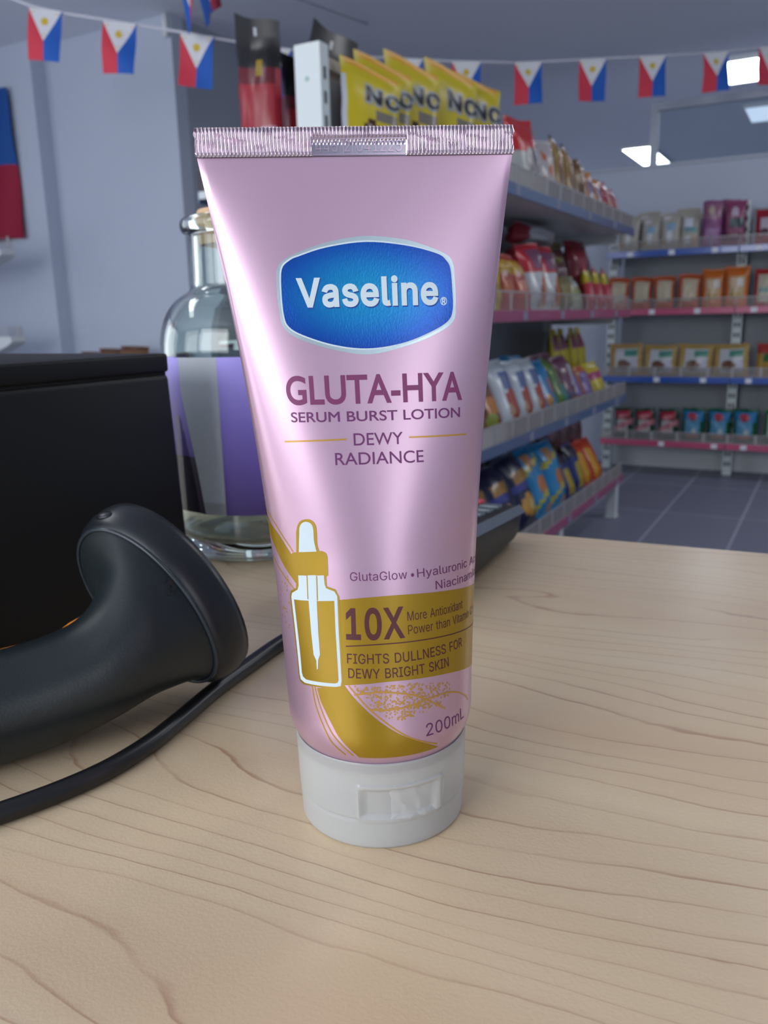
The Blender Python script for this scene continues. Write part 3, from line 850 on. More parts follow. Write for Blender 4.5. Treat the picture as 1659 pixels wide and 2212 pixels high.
c.loft(seal(1), 0, closed=False)
c.loft(seal(-1), 0, closed=False)
f, k_ = seal(1), seal(-1)
c.loft([f[-1], k_[-1]], 0, closed=False)
for e in (0, -1):
    c.add([r[e] for r in f] + [r[e] for r in k_], [(i, i + 1, len(f) + i + 1, len(f) + i) for i in range(len(f) - 1)], 0)
code = place2d(*text2d('445 2 041225', 'sans', .0), -10.2, 11.6, 0, 2.7)
vs, fs = cut2d(code[0], code[1], 3, 5)
o_ = len(c.v)


def on_seal(a, z, off):
    return Vector((TX, TY, CT + base_z + .0009 + z / 1000)) + TR * (a / 1000) - RTV * .00265 + TN * (.00042 + off)


c.add([on_seal(a, z, .00022) for a, z in vs], fs, 1)
for q in ([(-11.0, -.6), (12.6, -.6), (12.6, 3.1), (-11.0, 3.1), (-11.0, -.6)], [(-3.2, -.5), (-3.2, 3.0)], [(-.9, -.5), (-.9, 3.0)]):
    vs, fs = ribbon2d(q, .22)
    c.add([on_seal(a, z, .00018) for a, z in vs], fs, 1)
c.build('crimped_seal', [CR, mat('pressed_code', (206, 182, 202), .22, .85)], tube, smooth=radians(75))

# flip cap the tube stands on
CAPM = mat('milky_plastic', (216, 218, 217), .34, 0, .5, .35, sss=.5, ior=1.45)
c = MB()


def cap_r(th, z):
    r = .0243 + (.0251 - .0243) * min(1, z / .0265)
    if z < .0085:
        r -= .00015
    if abs(z - .0088) < .0004:
        r -= .0004
    a = math.degrees(th)
    ex = min(max((a + 18) / 4, 0), max((36 - a) / 4, 0), 1)
    ez = min(max((z - .0092) / .0014, 0), max((.0192 - z) / .0014, 0), 1)
    r -= .0008 * ex * ez * (.55 + .45 * min(1, max(0, (.0192 - z) / .006)))
    rim = (1 if -20 < a < 38 and .0085 < z < .0200 else 0) * (1 - ex * ez)
    return r + .0005 * rim


zs = [.0003 + i * .00044 for i in range(60)]
rings = [[Vector((TX, TY, CT)) + (TR * sin(t_) + TN * cos(t_)) * (.0236 if i == 0 else cap_r(t_, z)) + Vector((0, 0, z if i else 0)) for t_ in [k / 180 * 2 * pi - pi for k in range(180)]] for i, z in enumerate(zs)]
top_in = [[Vector((TX, TY, CT + zz)) + (TR * sin(t_) + TN * cos(t_)) * r_ for t_ in [k / 180 * 2 * pi - pi for k in range(180)]] for r_, zz in ((.0249, .0266), (.0243, .0262), (.0243, .0235), (.001, .0235))]
bottom = [[Vector((TX, TY, CT + .0000)) + (TR * sin(t_) + TN * cos(t_)) * r_ for t_ in [k / 180 * 2 * pi - pi for k in range(180)]] for r_ in (.001,)]
c.loft(bottom + rings + top_in, 0)
cap = c.build('flip_cap', CAPM, tube, smooth=radians(40))
tp = MB()
random.seed(3)
rows = []
for i in range(7):
    row = []
    for k in range(13):
        a = radians(2 + k * 3.2 + random.uniform(-.8, .8))
        z = .0095 + i * .0016 + random.uniform(-.0003, .0003) + (.0012 if k % 4 == 1 else 0)
        row.append(Vector((TX, TY, CT + z)) + (TR * sin(a) + TN * cos(a)) * (.0249 + .0003 * sin(k * 1.9 + i)))
    rows.append(row)
tp.loft(rows, 0, closed=False)
tp.build('clear_tape', mat('clear_tape', (245, 248, 250), .12, 0, .6, .0, alpha=.2), tube, smooth=radians(20))


# ================================================================== black box, jar, scanner, cord and keypad on the counter
BLACK = noisy(mat('black_plastic', (14, 14, 14), .5, 0, .3), 900, .08, .0004)
t = thing('receipt_printer', (-.385, .25, CT), 'black box-shaped receipt printer with a seamed lid, behind the barcode scanner', 'printer')
x0, x1, y0, y1, zt = -.465, -.3120, .155, .3365, 1.0277
b = MB()
b.add([(x0, y0, CT), (x1 + .0045, y0, CT), (x1 + .0045, y1 + .001, CT), (x0, y1 + .001, CT), (x0, y0, zt - .0105), (x1, y0, zt - .0105), (x1, y1, zt - .0105), (x0, y1, zt - .0105)],
      [(3, 2, 1, 0), (4, 5, 6, 7), (0, 1, 5, 4), (1, 2, 6, 5), (2, 3, 7, 6), (3, 0, 4, 7)])
b.build('housing', BLACK, t, bevel=.003, smooth=radians(35), seg=3)
MB().box(x0 + .0015, x1 - .0015, y0 + .0015, y1 - .0015, zt - .0112, zt - .0092).build('lid_gap', mat('black_gap', (8, 8, 8), .8), t)
MB().box(x0, x1, y0, y1, zt - .0096, zt).build('lid', BLACK, t, bevel=.0015, smooth=radians(35), seg=3)

# --- corked glass jar with a violet band
BX, BY = -.3285, .43
JAR = mat('jar_glass', (232, 243, 238), .015, 0, .5, 1, ior=1.47)
jar = thing('glass_jar', (BX, BY, CT), 'big corked clear glass bottle with a violet and grey paper band, behind the tube', 'bottle')
outp = [(.001, .0), (.046, .0), (.0515, .003), (.0545, .009), (.0558, .02), (.0562, .06), (.0564, .10), (.0562, .122), (.0560, .130), (.0548, .138), (.0522, .146), (.0480, .153), (.0428, .1582), (.0378, .1612), (.0352, .1640), (.0344, .168), (.0340, .18), (.0338, .193),
        (.0345, .1950), (.0375, .1962), (.0388, .1990), (.0386, .2025), (.0365, .2048), (.033, .2052)]
inn = [(.0305, .2045), (.0298, .2), (.0300, .18), (.0305, .168), (.0315, .1625), (.0350, .1585), (.0402, .1552), (.0452, .1502), (.0494, .1435), (.0518, .1360), (.0530, .128), (.0531, .12), (.0532, .10), (.0530, .06), (.0525, .02), (.049, .0135), (.03, .0095), (.012, .0115), (.001, .0125)]


def fine(p, n=3):
    return [tuple(q) for q in spline([(a, b_) for a, b_ in p], n)]


j = MB()
j.lathe(fine(outp) + fine(inn), 96, (BX, BY, CT))
j.build('jar_body', JAR, jar, smooth=True)
CORK = noisy(mat('cork', (206, 168, 132), .85), 220, .3, .001, .25)
k = MB().lathe([(.001, .189), (.0270, .189), (.0280, .193), (.0290, .2060), (.0276, .2092), (.001, .2096)], 40, (BX, BY, CT))
k.build('cork_stopper', CORK, jar, smooth=radians(40))
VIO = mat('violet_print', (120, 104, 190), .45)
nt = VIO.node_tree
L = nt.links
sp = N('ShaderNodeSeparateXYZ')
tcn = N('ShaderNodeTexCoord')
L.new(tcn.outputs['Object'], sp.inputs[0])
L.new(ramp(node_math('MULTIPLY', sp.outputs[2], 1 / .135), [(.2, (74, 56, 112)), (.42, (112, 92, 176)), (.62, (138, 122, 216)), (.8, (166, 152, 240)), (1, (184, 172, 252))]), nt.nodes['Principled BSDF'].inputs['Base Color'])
GREYP = mat('grey_paper', (246, 249, 255), .6)
PALEP = mat('pale_paper', (222, 226, 230), .6)
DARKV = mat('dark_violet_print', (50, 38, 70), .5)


def jarpt(phi, h, r=.0566):
    a = radians(phi)
    return Vector((BX, BY, CT + h)) + RTV * r * sin(a) - FWV * r * cos(a)


for m_ in (GREYP, PALEP):
    nt = m_.node_tree
    tr = nt.nodes.new('ShaderNodeBsdfTranslucent')
    tr.inputs[0].default_value = m_.node_tree.nodes['Principled BSDF'].inputs['Base Color'].default_value
    mx = nt.nodes.new('ShaderNodeMixShader')
    mx.inputs[0].default_value = .65
    out_ = nt.nodes['Material Output']
    nt.links.new(nt.nodes['Principled BSDF'].outputs[0], mx.inputs[1])
    nt.links.new(tr.outputs[0], mx.inputs[2])
    nt.links.new(mx.outputs[0], out_.inputs['Surface'])
lb = MB()
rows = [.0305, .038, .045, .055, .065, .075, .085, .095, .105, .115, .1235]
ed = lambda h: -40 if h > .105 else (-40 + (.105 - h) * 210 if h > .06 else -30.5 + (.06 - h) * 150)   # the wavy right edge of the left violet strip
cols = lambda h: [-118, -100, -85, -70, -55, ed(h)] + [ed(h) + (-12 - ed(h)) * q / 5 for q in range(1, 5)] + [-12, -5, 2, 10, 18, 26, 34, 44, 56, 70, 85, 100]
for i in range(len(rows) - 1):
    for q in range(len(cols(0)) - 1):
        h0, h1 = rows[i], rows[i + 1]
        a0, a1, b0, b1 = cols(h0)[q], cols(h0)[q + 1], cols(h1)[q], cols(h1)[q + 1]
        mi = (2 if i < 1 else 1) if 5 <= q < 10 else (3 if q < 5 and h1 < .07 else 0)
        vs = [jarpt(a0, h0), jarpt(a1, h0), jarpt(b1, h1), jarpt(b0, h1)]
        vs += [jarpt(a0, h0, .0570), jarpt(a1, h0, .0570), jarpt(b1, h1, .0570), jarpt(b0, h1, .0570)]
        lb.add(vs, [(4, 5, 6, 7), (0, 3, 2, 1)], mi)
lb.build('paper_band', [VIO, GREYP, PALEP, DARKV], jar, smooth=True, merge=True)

# --- barcode scanner lying on its side
SCN = noisy(mat('scanner_plastic', (25, 33, 36), .38, 0, .5), 1300, .16, .0004)
RIMM = noisy(mat('scanner_rim', (21, 25, 31), .34), 1300, .1, .0004)
MAJ, WAX, NAX = Vector((.6615, .1658, -.7314)), Vector((.7497, -.1719, .6391)), Vector((.0198, .9711, .238))
stations = [((-.2735, .0975, .9205), .0192, .0192, 0), ((-.2556, .1292, .9196), .0190, .0190, 0), ((-.2368, .1614, .9190), .0187, .0187, 0), ((-.2243, .1806, .9225), .0186, .0186, 0), ((-.2185, .1915, .9275), .0202, .0190, .1),
            ((-.2172, .2015, .9340), .0242, .0208, .4), ((-.2184, .2080, .9372), .0288, .0224, .75), ((-.2195, .2122, .9386), .0324, .0234, .93), ((-.2200, .2148, .9392), .0350, .0242, 1)]
P = spline([(*c_, a_, b_, m_) for c_, a_, b_, m_ in stations], 5)
h_ = (Vector(stations[3][0]) - Vector(stations[1][0])).normalized()
HU = (MAJ - h_ * MAJ.dot(h_)).normalized()
HW = h_.cross(HU)
if HW.dot(WAX) < 0:
    HW = -HW


def ring(c_, u, w_, a_, b_, n=48, egg=0.0):
    return [Vector(c_) + u * a_ * cos(q) + w_ * b_ * sin(q) * (1 + egg * cos(q)) for q in [2 * pi * k / n for k in range(n)]]


scan = thing('barcode_scanner', (-.222, .19, CT), 'black handheld barcode scanner lying on its side in front of the printer', 'scanner')
rings = []
for p in P:
    m_ = max(0, min(1, p[5]))
    u = (HU * (1 - m_) + MAJ * m_).normalized()
    w_ = (HW * (1 - m_) + WAX * m_).normalized()
    rings.append(ring(p[:3], u, w_, p[3], p[4], 48, -.06 * m_))
b = MB()
b.loft(rings, 0, cap0=True)
b_scan = b
body = b.build('handle', SCN, scan, smooth=True)
S6 = Vector(stations[-1][0])
rim = [ring(S6 + NAX * d, MAJ, WAX, a_, b_, 48, -.06) for d, a_, b_ in ((-.0002, .0345, .0238), (.0002, .0362, .0250), (.003, .0384, .0266), (.007, .0396, .0276), (.012, .0400, .0280), (.0150, .0396, .0277), (.0158, .0380, .0262), (.0158, .034, .0225))]
b = MB()
b.loft(rim, 0)
b.build('head_rim', RIMM, scan, smooth=True)
b = MB()
b.loft([ring(S6 + NAX * .0135, MAJ, WAX, .034, .0226, 48, -.06), ring(S6 + NAX * .0140, MAJ, WAX, .001, .001, 48)], 0)
b.build('scan_window', mat('scanner_window', (60, 16, 18), .1), scan, smooth=True)
b = MB()
rp = ring(S6 + NAX * .0000, MAJ, WAX, .0356, .0247, 72, -.06)
b.tube(rp + rp[:1], .0008, 8, caps=False)
b.build('seam_bead', mat('scanner_bead', (40, 50, 58), .3), scan, smooth=True)
from mathutils.bvhtree import BVHTree
tree = BVHTree.FromPolygons([tuple(v) for v in b_scan.v], b_scan.f)
SPK = MB()
SPKR = MB()
for hit, r in (((-.2098, .2096, .9442), .0012), ((-.2092, .2106, .9466), .0016), ((-.2074, .2122, .9490), .0019)):
    c_, n_, i_, d_ = tree.find_nearest(Vector(hit))
    u_ = n_.cross(Vector((0, 0, 1))).normalized()
    w_ = n_.cross(u_)
    SPKR.loft([[c_ + n_ * dn + (u_ * cos(q) + w_ * sin(q)) * r * k for q in [j * pi / 8 for j in range(16)]] for k, dn in ((1.35, -.0001), (1.25, .00035), (1.05, .0004), (.95, .0001))])
    SPK.loft([[c_ + n_ * .0002 + (u_ * cos(q) + w_ * sin(q)) * r * k for q in [j * pi / 8 for j in range(16)]] for k in (1, .85)] + [[c_ - n_ * .0003 + (u_ * cos(q) + w_ * sin(q)) * r * .01 for q in [j * pi / 8 for j in range(16)]]])
e_ = (Vector((-.62, -.13, .77)) * .80 + Vector((-.4668, .8544, -.2284)) * .6).normalized()
tg = MB()
tp_ = spline([Vector(q) + e_ * o_ for q, o_ in (((-.2440, .1500, .9190), .0110), ((-.2390, .1590, .9190), .0176), ((-.2320, .1690, .9205), .0180), ((-.2250, .1790, .9225), .0158), ((-.2215, .1870, .9255), .0176), ((-.2180, .1950, .929), .0165))], 4)
tg.tube(tp_, [.0045] * len(tp_), 12)
tg.build('trigger', mat('orange_plastic', (236, 140, 40), .4), scan, smooth=radians(50))

# --- black cord running from the scanner past the tube to the keypad
pts = spline([(-.283, .0815, .9150), (-.300, .055, .9075), (-.285, .030, .9034), (-.250, .050, .9032), (-.2250, .100, .9032), (-.2057, .1354, .9032), (-.1966, .161, .9032), (-.1950, .1834, .9032), (-.1978, .2041, .9032), (-.2024, .2301, .9032), (-.2050, .2557, .9032),
              (-.2070, .2802, .9032), (-.2060, .310, .9032), (-.2030, .328, .9042), (-.2010, .344, .9075)], 6)
tag(MB().tube(pts, .0033, 16).build('black_cable', mat('cord_rubber', (22, 22, 24), .36), smooth=radians(50), origin=(-.2, .2, CT)),
    'black round cable curving across the counter below the scanner and behind the tube', 'cable')

# --- black keypad handset
kp = thing('keypad_handset', (-.171, .495, CT), 'black keypad handset with one red key, behind the tube at the counter edge', 'keypad')
KX, KY = -.171, .495
b = MB()
rings = []
for i in range(14):
    y = -.15 * i / 13
    e0 = 1 if 0 < i < 13 else .93
    zs_, zt_ = .0200 + .085 * -y, .0255 + .090 * -y
    if i == 0:
        zs_, zt_ = zs_ - .002, zt_ - .0035
    half = .037
    prof = [(-.006, .0012), (-.0005, .0045), (.0025, .0098), (.0042, zs_), (.0006, zt_ - .0004), (-.002, zt_)]
    prof = prof + [(-.074 - x, z) for x, z in prof[::-1]]
    rings.append([Vector((KX - half + (x + half) * e0, KY + y, CT + z)) for x, z in prof])
b.loft(rings, 0, cap0=True, cap1=True)
b.build('housing', BLACK, kp, bevel=.0007, smooth=radians(30))
b = MB()
sd = [[Vector((KX + .0043 + dx, KY + y, CT + .0200 + .085 * -y + dz)) for dx, dz in ((0, .0004), (-.0036, .0052))] for y in (-.004, -.05, -.1, -.146)]
b.loft([[p_ + Vector((.0003, 0, .0002)) for p_ in r] for r in sd], 0, closed=False)
b.build('edge_band', mat('slate_plastic', (58, 72, 92), .35), kp)
KEY = mat('grey_key', (96, 108, 116), .3)
KRED = mat('red_key', (214, 66, 84), .4)
KWH = mat('pale_key', (214, 222, 226), .3)
for r in range(8):
    for c_ in range(4):
        if r == 0 and c_ not in (1, 3):
            continue
        y = -.012 - r * .0173
        x = -.0105 - c_ * .0165
        z = .0255 + .090 * -y
        m_ = KRED if (r, c_) == (0, 1) else KWH if (r, c_) == (5, 0) else KEY
        q = MB()
        q.add([(KX + x + sx * .0065, KY + y + sy * .0048, CT + z + sy * -.09 * .0048 + dz) for dz in (-.0006, .0022) for sx, sy in ((-1, -1), (1, -1), (1, 1), (-1, 1))],
              [(3, 2, 1, 0), (4, 5, 6, 7), (0, 1, 5, 4), (1, 2, 6, 5), (2, 3, 7, 6), (3, 0, 4, 7)])
        kk = q.build('key', m_, kp, bevel=.0009, smooth=radians(35))
        if m_ is not KEY:
            kk['label'] = 'red key' if m_ is KRED else 'white key'
kp.rotation_euler.z = radians(4.2)
SPK.build('speaker_hole', mat('black_gap', (8, 8, 8), .8), scan, smooth=True)
SPKR.build('hole_rim_highlight', MATS['scanner_bead'], scan, smooth=True)  # lighter rings paint the highlights round the speaker holes
lt_ = MB()
lt_.ball((0, 0, 0), .0042, .0028, .0012, 16)
a_ = radians(155)
pc = S6 + NAX * .006 + MAJ * .0392 * cos(a_) + WAX * .0272 * sin(a_)
nn = (MAJ * cos(a_) / .0392 + WAX * sin(a_) / .0272).normalized()
t1 = NAX.cross(nn).normalized()
lt_.v = [tuple(pc + t1 * v[0] + nn.cross(t1) * v[1] + nn * v[2]) for v in lt_.v]
lt_.build('latch', RIMM, scan, smooth=True)


# ================================================================== shelving
STEEL = mat('shelf_enamel', (206, 210, 212), .45)
BEIGE = mat('shelf_enamel_side', (196, 186, 168), .5)
PANEL = mat('pegboard_grey', (150, 154, 160), .6)
SLOT = mat('slot_dark', (40, 40, 42), .8)
BLUER_SHADED = mat('blue_price_rail_shaded', (76, 96, 132), .3, coat=.2)  # island rails dulled, the shade on them is put into the colour
BLUER2 = mat('blue_price_rail_far', (44, 84, 170), .25, coat=.4)
PINKR_SHADED = mat('pink_price_rail_shaded', (150, 70, 106), .3, coat=.2)  # pink likewise toned down for the shade on the island
PINKR2 = mat('pink_price_rail_far', (190, 78, 116), .3, coat=.3)
GUARD = mat('clear_shelf_guard', (170, 166, 168), .3, 0, .5, alpha=.15)
WIRE = mat('guard_wire', (160, 157, 158), .35)
TAGG = mat('grey_tag_paper', (130, 134, 152), .6)  # greyer paper for the island's price tags
TAGW = mat('price_tag_paper', (226, 228, 236), .6)
LEVELS = (1.426, 1.042, .625, .208)


def post(mb, x0, x1, y0, y1, z0, z1, sides):
    mb.box(x0, x1, y0, y1, z0, z1, 0)
    z = z0 + .06
    while z < z1 - .04:
        if 'x' in sides:
            for x in (x0 - .0006, x1 + .0006):
                mb.box(x - .0006, x + .0006, (y0 * .62 + y1 * .38), (y0 * .38 + y1 * .62), z, z + .032, 1)
        if 'y' in sides:
            for y in (y0 - .0006, y1 + .0006):
                for k in (.3, .7):
                    xm = x0 + (x1 - x0) * k
                    mb.box(xm - .006, xm + .006, y - .0006, y + .0006, z, z + .028, 1)
        z += .063


def shelf(root, axis, front, back, a0, a1, z, rail, name='shelf', guard='wire', tags=()):
    """one shelf board with its price rail, front guard and price tags; axis 'y': runs along Y with the front at X=front"""
    def bx(mb, f0, f1, p0, p1, z0, z1, mi=0):
        f0, f1 = min(f0, f1), max(f0, f1)
        if axis == 'y':
            mb.box(f0, f1, p0, p1, z0, z1, mi)
        else:
            mb.box(p0, p1, f0, f1, z0, z1, mi)
    d = 1 if front > back else -1
    b = MB()
    bx(b, back, front - d * .004, a0, a1, z - .006, z + .016)
    bx(b, back, front - d * .08, a0 + .004, a0 + .012, z - .05, z - .006)
    bx(b, back, front - d * .08, a1 - .012, a1 - .004, z - .05, z - .006)
    s = b.build(name, STEEL, root)
    r = MB()
    bx(r, front - d * .004, front + d * .004, a0, a1, z - .019, z + .019)
    r.build('price_rail', rail, s, bevel=.002)
    g = MB()
    bx(g, front - d * .010, front - d * .0085, a0, a1, z + .019, z + .076, 0)
    bx(g, front - d * .0115, front - d * .0075, a0, a1, z + .074, z + .079, 1)
    n = int((a1 - a0) / (.0135 if guard == 'wire' else .15))
    for k in range(n + 1):
        p = a0 + (a1 - a0 - .003) * k / max(n, 1)
        bx(g, front - d * .0118, front - d * .0072, p, p + .003, z + .016, z + .076, 1)
    if guard == 'wire':
        for k in range(int((a1 - a0) / .17) + 1):
            p = a0 + .16 * k
            bx(g, front - d * .0125, front - d * .0068, p, min(p + .018, a1), z + .016, z + .077, 1)
    g.build('front_guard', [GUARD, WIRE], s)
    for p in tags:
        q = MB()
        bx(q, front + d * .004, front + d * .0052, p - .018, p + .018, z - .015, z + .015)
        q.build('price_tag', TAGW if axis == 'x' else TAGG, s)
    return s


gon = thing('shop_gondola', (-1.369, 3.2, 0), 'double-sided white metal shelf island with blue and pink price rails, full of snack bags', 'shelving')
for y0, y1 in ((2.12, 2.165), (3.19, 3.235), (4.275, 4.32)):
    b = MB()
    post(b, -1.411, -1.327, y0, y1, 0, 1.79, 'x')
    if y0 < 2.2:
        b.ball((-1.372, 2.119, 1.70), .007, .002, .007, 10, 2)
    b.build('upright', [mat('post_enamel', (218, 226, 226), .45), SLOT, mat('post_button', (170, 200, 192), .5)], gon)
b = MB()
for y0, y1 in ((2.165, 3.19), (3.235, 4.275)):
    b.box(-1.375, -1.363, y0, y1, .12, 1.72)
b.build('back_panel', PANEL, gon)
b = MB().box(-1.40, -1.338, 2.165, 4.275, 1.735, 1.765)
b.build('top_rail', BEIGE, gon)
for i, z in enumerate(LEVELS):
    rl = BLUER_SHADED if i % 2 == 0 else PINKR_SHADED
    shelf(gon, 'y', -.93, -1.327, 2.14, 4.315, z, rl, tags=[2.62 + .43 * k + .09 * i for k in range(4)], guard='wire' if i != 1 else 'plain')
    shelf(gon, 'y', -1.808, -1.411, 2.14, 4.315, z, rl, tags=[2.6, 3.3, 3.9])
for y in (2.2, 3.27, 4.27):
    for x0, x1 in ((-.995, -.945), (-1.795, -1.745)):
        MB().box(x0, x1, y - .025, y + .025, .012, .195).box(x0 - .004, x1 + .004, y - .029, y + .029, 0, .014).build('leg', STEEL, gon, bevel=.002)

wal = thing('wall_shelving', (-.4, 5.75, 0), 'long white metal wall shelving under the partition, four shelves of packets', 'shelving')
WX0, WX1 = -1.345, .62
for x0 in (-1.375, -.595, .19, .60):
    b = MB()
    post(b, x0, x0 + .055, 5.70, 5.75, 0, 1.69, 'y')
    b.build('upright', [mat('post_enamel', (218, 226, 226), .45), SLOT], wal)
b = MB()
b.box(-1.32, -.595, 5.89, 5.90, .24, 1.62).box(-.54, .19, 5.89, 5.90, .24, 1.66).box(.245, .60, 5.89, 5.90, .24, 1.66)
b.build('back_panel', PANEL, wal)
MB().box(-1.37, .655, 5.86, 5.90, .0, .22).build('base_panel', STEEL, wal)
WL = (1.400, 1.046, .625, .215)
for i, z in enumerate(WL):
    s0 = shelf(wal, 'x', 5.50, 5.86, -1.345, -.57, z, BLUER2 if i % 2 == 0 else PINKR2, guard='wire' if i in (2, 3) else 'plain', tags=[(-1.2, -.95, -.70), (-1.05, -.78), (-1.0, -.72), (-.95, -.63)][i])
    s0 = shelf(wal, 'x', 5.50, 5.86, -.565, .62, z, BLUER2 if i % 2 == 0 else PINKR2, guard='wire' if i in (2, 3) else 'plain', tags=(-.46, -.1, .3))

lws = thing('white_shelf_rack', (-4.6, 3.5, 0), 'white shelf rack with clear guards in the corner below the hanging flag', 'shelving')
for z in (.975, 1.468):
    b = MB()
    y0, y1 = 3.30, 3.40
    prof = [(-5.2, z + .014), (-4.27, z + .014), (-4.260, z - .016), (-4.295, z - .036), (-4.44, z - .085), (-5.2, z - .085)]
    b.loft([[(x, y, zz) for x, zz in prof] for y in (y0, y1)], 0, cap0=True, cap1=True)
    s_ = b.build('shelf', STEEL, lws)
    g = MB().box(-4.283, -4.280, y0, y1, z + .012, z + .075, 0)
    for k in range(5):
        g.box(-5.0 + .2 * k, -4.985 + .2 * k, y0, y0 + .004, z + .012, z + .075, 1)
    g.box(-5.2, -4.28, y0, y0 + .002, z + .012, z + .072, 0)
    g.build('front_guard', [GUARD, WIRE], s_)
b = MB()
post(b, -5.2, -5.14, 3.40, 3.46, 0, 1.62, 'y')
b.build('upright', [mat('post_enamel', (218, 226, 226), .45), SLOT], lws)

# ================================================================== packets
GOODS = {}


def bag(kind, w, h, t, base, shapes=(), letters=(), gusset=0, seed=0, nu=15, nv=20, rough=.28, header=0, peak=0):
    """a sealed pillow bag (or a stand-up pouch with a gusset): front towards -Y, standing on its bottom seal, with its print"""
    rnd = random.Random(seed)
    ph = [rnd.uniform(0, 6.3) for _ in range(6)]
    cols_, mats_ = {}, []

    def slot(c):
        if c not in cols_:
            cols_[c] = len(mats_)
            mats_.append(film(c, rough))
        return cols_[c]
    slot(base)

    def prof(u, v):
        e = max(0, 1 - abs(u) ** 2.6) ** .55
        top = min(1, max(0, (1 - header - .05 - v) / .22)) ** .6 if v < 1 - header - .05 else 0
        bot = 1 if gusset else (min(1, max(0, (v - .05) / .2)) ** .6 if v > .05 else 0)
        if gusset:
            bot = .72 + .28 * min(1, v / .15)
        return e * top * bot

    def pt(u, v, side):
        d = prof(u, v) * t / 2
        wr = (sin(u * 7 + v * 5 + ph[0]) * .5 + sin(v * 17 + u * 3 + ph[1]) * .5 + sin(u * 13 - v * 9 + ph[2]) * .35) * t * .035
        hw = w / 2 * (1 - .05 * prof(0, v)) * (1 + .012 * sin(v * 25 + ph[3]))
        if gusset:
            hw *= .93 + .07 * v
        z = v * h * (1 - peak * (u + 1) / 2 * v) + (.012 * h * sin(u * 3 + ph[4]) * v)
        bend = .25 * t * sin(u * 1.5 + ph[5]) * v * v
        return Vector((u * hw, side * (d + (wr if d > 1e-4 else 0)) + bend + .0004 * side, z))
    b = MB()
    for side in (-1, 1):
        for j in range(nv):
            for i in range(nu):
                u0, u1, v0, v1 = i / nu * 2 - 1, (i + 1) / nu * 2 - 1, j / nv, (j + 1) / nv
                uc, vc = (i + .5) / nu, (j + .5) / nv
                c = base
                for s in shapes:
                    if s[0] == 'r' and s[1] <= uc <= s[3] and s[2] <= vc <= s[4]:
                        c = s[5]
                    elif s[0] == 'e' and ((uc - s[1]) / s[3]) ** 2 + ((vc - s[2]) / s[4]) ** 2 <= 1:
                        c = s[5]
                    elif s[0] == 'd' and s[1] <= vc - uc * s[3] <= s[2]:
                        c = s[4]
                q = [pt(u0, v0, side), pt(u1, v0, side), pt(u1, v1, side), pt(u0, v1, side)]
                b.add(q if side < 0 else q[::-1], [(0, 1, 2, 3)], slot(c))
    for tx_, u0, u1, v0, hh, c, outline in letters:
        flat = place2d(*text2d(tx_, 'sans', .05), u0 * 100, u1 * 100, v0 * 100, hh * 100, .12)
        if outline:
            ov = place2d(*text2d(tx_, 'sans', .17), u0 * 100 - 2, u1 * 100 + 2, v0 * 100 - .6, hh * 100 + 1, .12)
            vs, fs = cut2d(ov[0], ov[1], 6, 6)
            b.add([pt(p[0] / 50 - 1, p[1] / 100, -1) + Vector((0, -.0012, 0)) for p in vs], fs, slot(outline))
        vs, fs = cut2d(flat[0], flat[1], 6, 6)
        b.add([pt(p[0] / 50 - 1, p[1] / 100, -1) + Vector((0, -.0020, 0)) for p in vs], fs, slot(c))
    me = b.mesh(kind, mats_, smooth=radians(55), merge=True, fix=False)
    GOODS[kind] = (me, w, h, t)
    return me


NAVY_, SKY, ORNG, YEL, RED, WHT, GRN, BRN, PNK, GLD, BLK, CRM, LIL = (22, 30, 74), (30, 136, 190), (222, 122, 40), (222, 200, 24), (190, 30, 50), (214, 220, 226), (20, 110, 60), (84, 44, 24), (200, 90, 150), (196, 160, 78), (22, 20, 24), (222, 206, 176), (150, 130, 190)
bag('yellow_chocolate_bag', .20, .35, .036, YEL, [('r', 0, .35, .07, .86, WHT), ('r', .06, .93, .94, 1, (236, 170, 20)), ('r', .52, .52, .96, .62, (132, 124, 112)), ('e', .46, .40, .13, .085, (70, 34, 20)), ('e', .43, .43, .04, .025, (190, 170, 160))],
    [('NC', .36, .97, .66, .13, (26, 28, 34), (176, 180, 186))], seed=1, peak=.14)
bag('black_red_sachet_bag', .15, .44, .07, (176, 34, 48), [('r', 0, .68, 1, 1, BLK), ('r', .1, .58, .9, .68, (112, 24, 40)), ('e', .62, .70, .14, .03, (170, 140, 20)), ('e', .5, .92, .05, .018, (200, 204, 206)), ('r', .62, .0, .95, .36, (206, 150, 170)), ('d', .05, .2, -.6, (220, 60, 66)), ('r', .02, .64, .35, .67, (226, 170, 130))], seed=2, header=.14, peak=.09)
bag('red_white_bag', .17, .25, .06, (206, 36, 40), [('r', .0, .3, 1, .55, (176, 180, 176)), ('r', .55, .0, 1, .62, (120, 112, 120)), ('r', 0, .08, .5, .2, (150, 30, 40))], seed=3)
bag('spotted_bag', .15, .22, .06, (196, 190, 192), [('e', .25, .3, .12, .09, (206, 108, 44)), ('e', .68, .5, .12, .09, (212, 112, 44)), ('e', .35, .72, .11, .07, (204, 104, 50)), ('e', .75, .2, .11, .08, (190, 90, 60)), ('r', 0, 0, 1, .12, (150, 120, 130))], seed=4)
bag('gold_brown_bag', .13, .25, .06, (164, 128, 60), [('r', .5, .55, 1, .9, (190, 110, 30)), ('r', .25, .3, .85, .58, (150, 112, 76)), ('e', .55, .2, .3, .11, (220, 130, 26)), ('r', 0, .93, 1, 1, (60, 48, 40))], seed=5)
bag('brown_bag', .13, .22, .06, (116, 84, 46), [('r', .1, .55, .7, .8, (150, 120, 80)), ('r', .0, .1, .6, .3, (84, 58, 40)), ('e', .7, .4, .2, .12, (60, 50, 44))], seed=6)
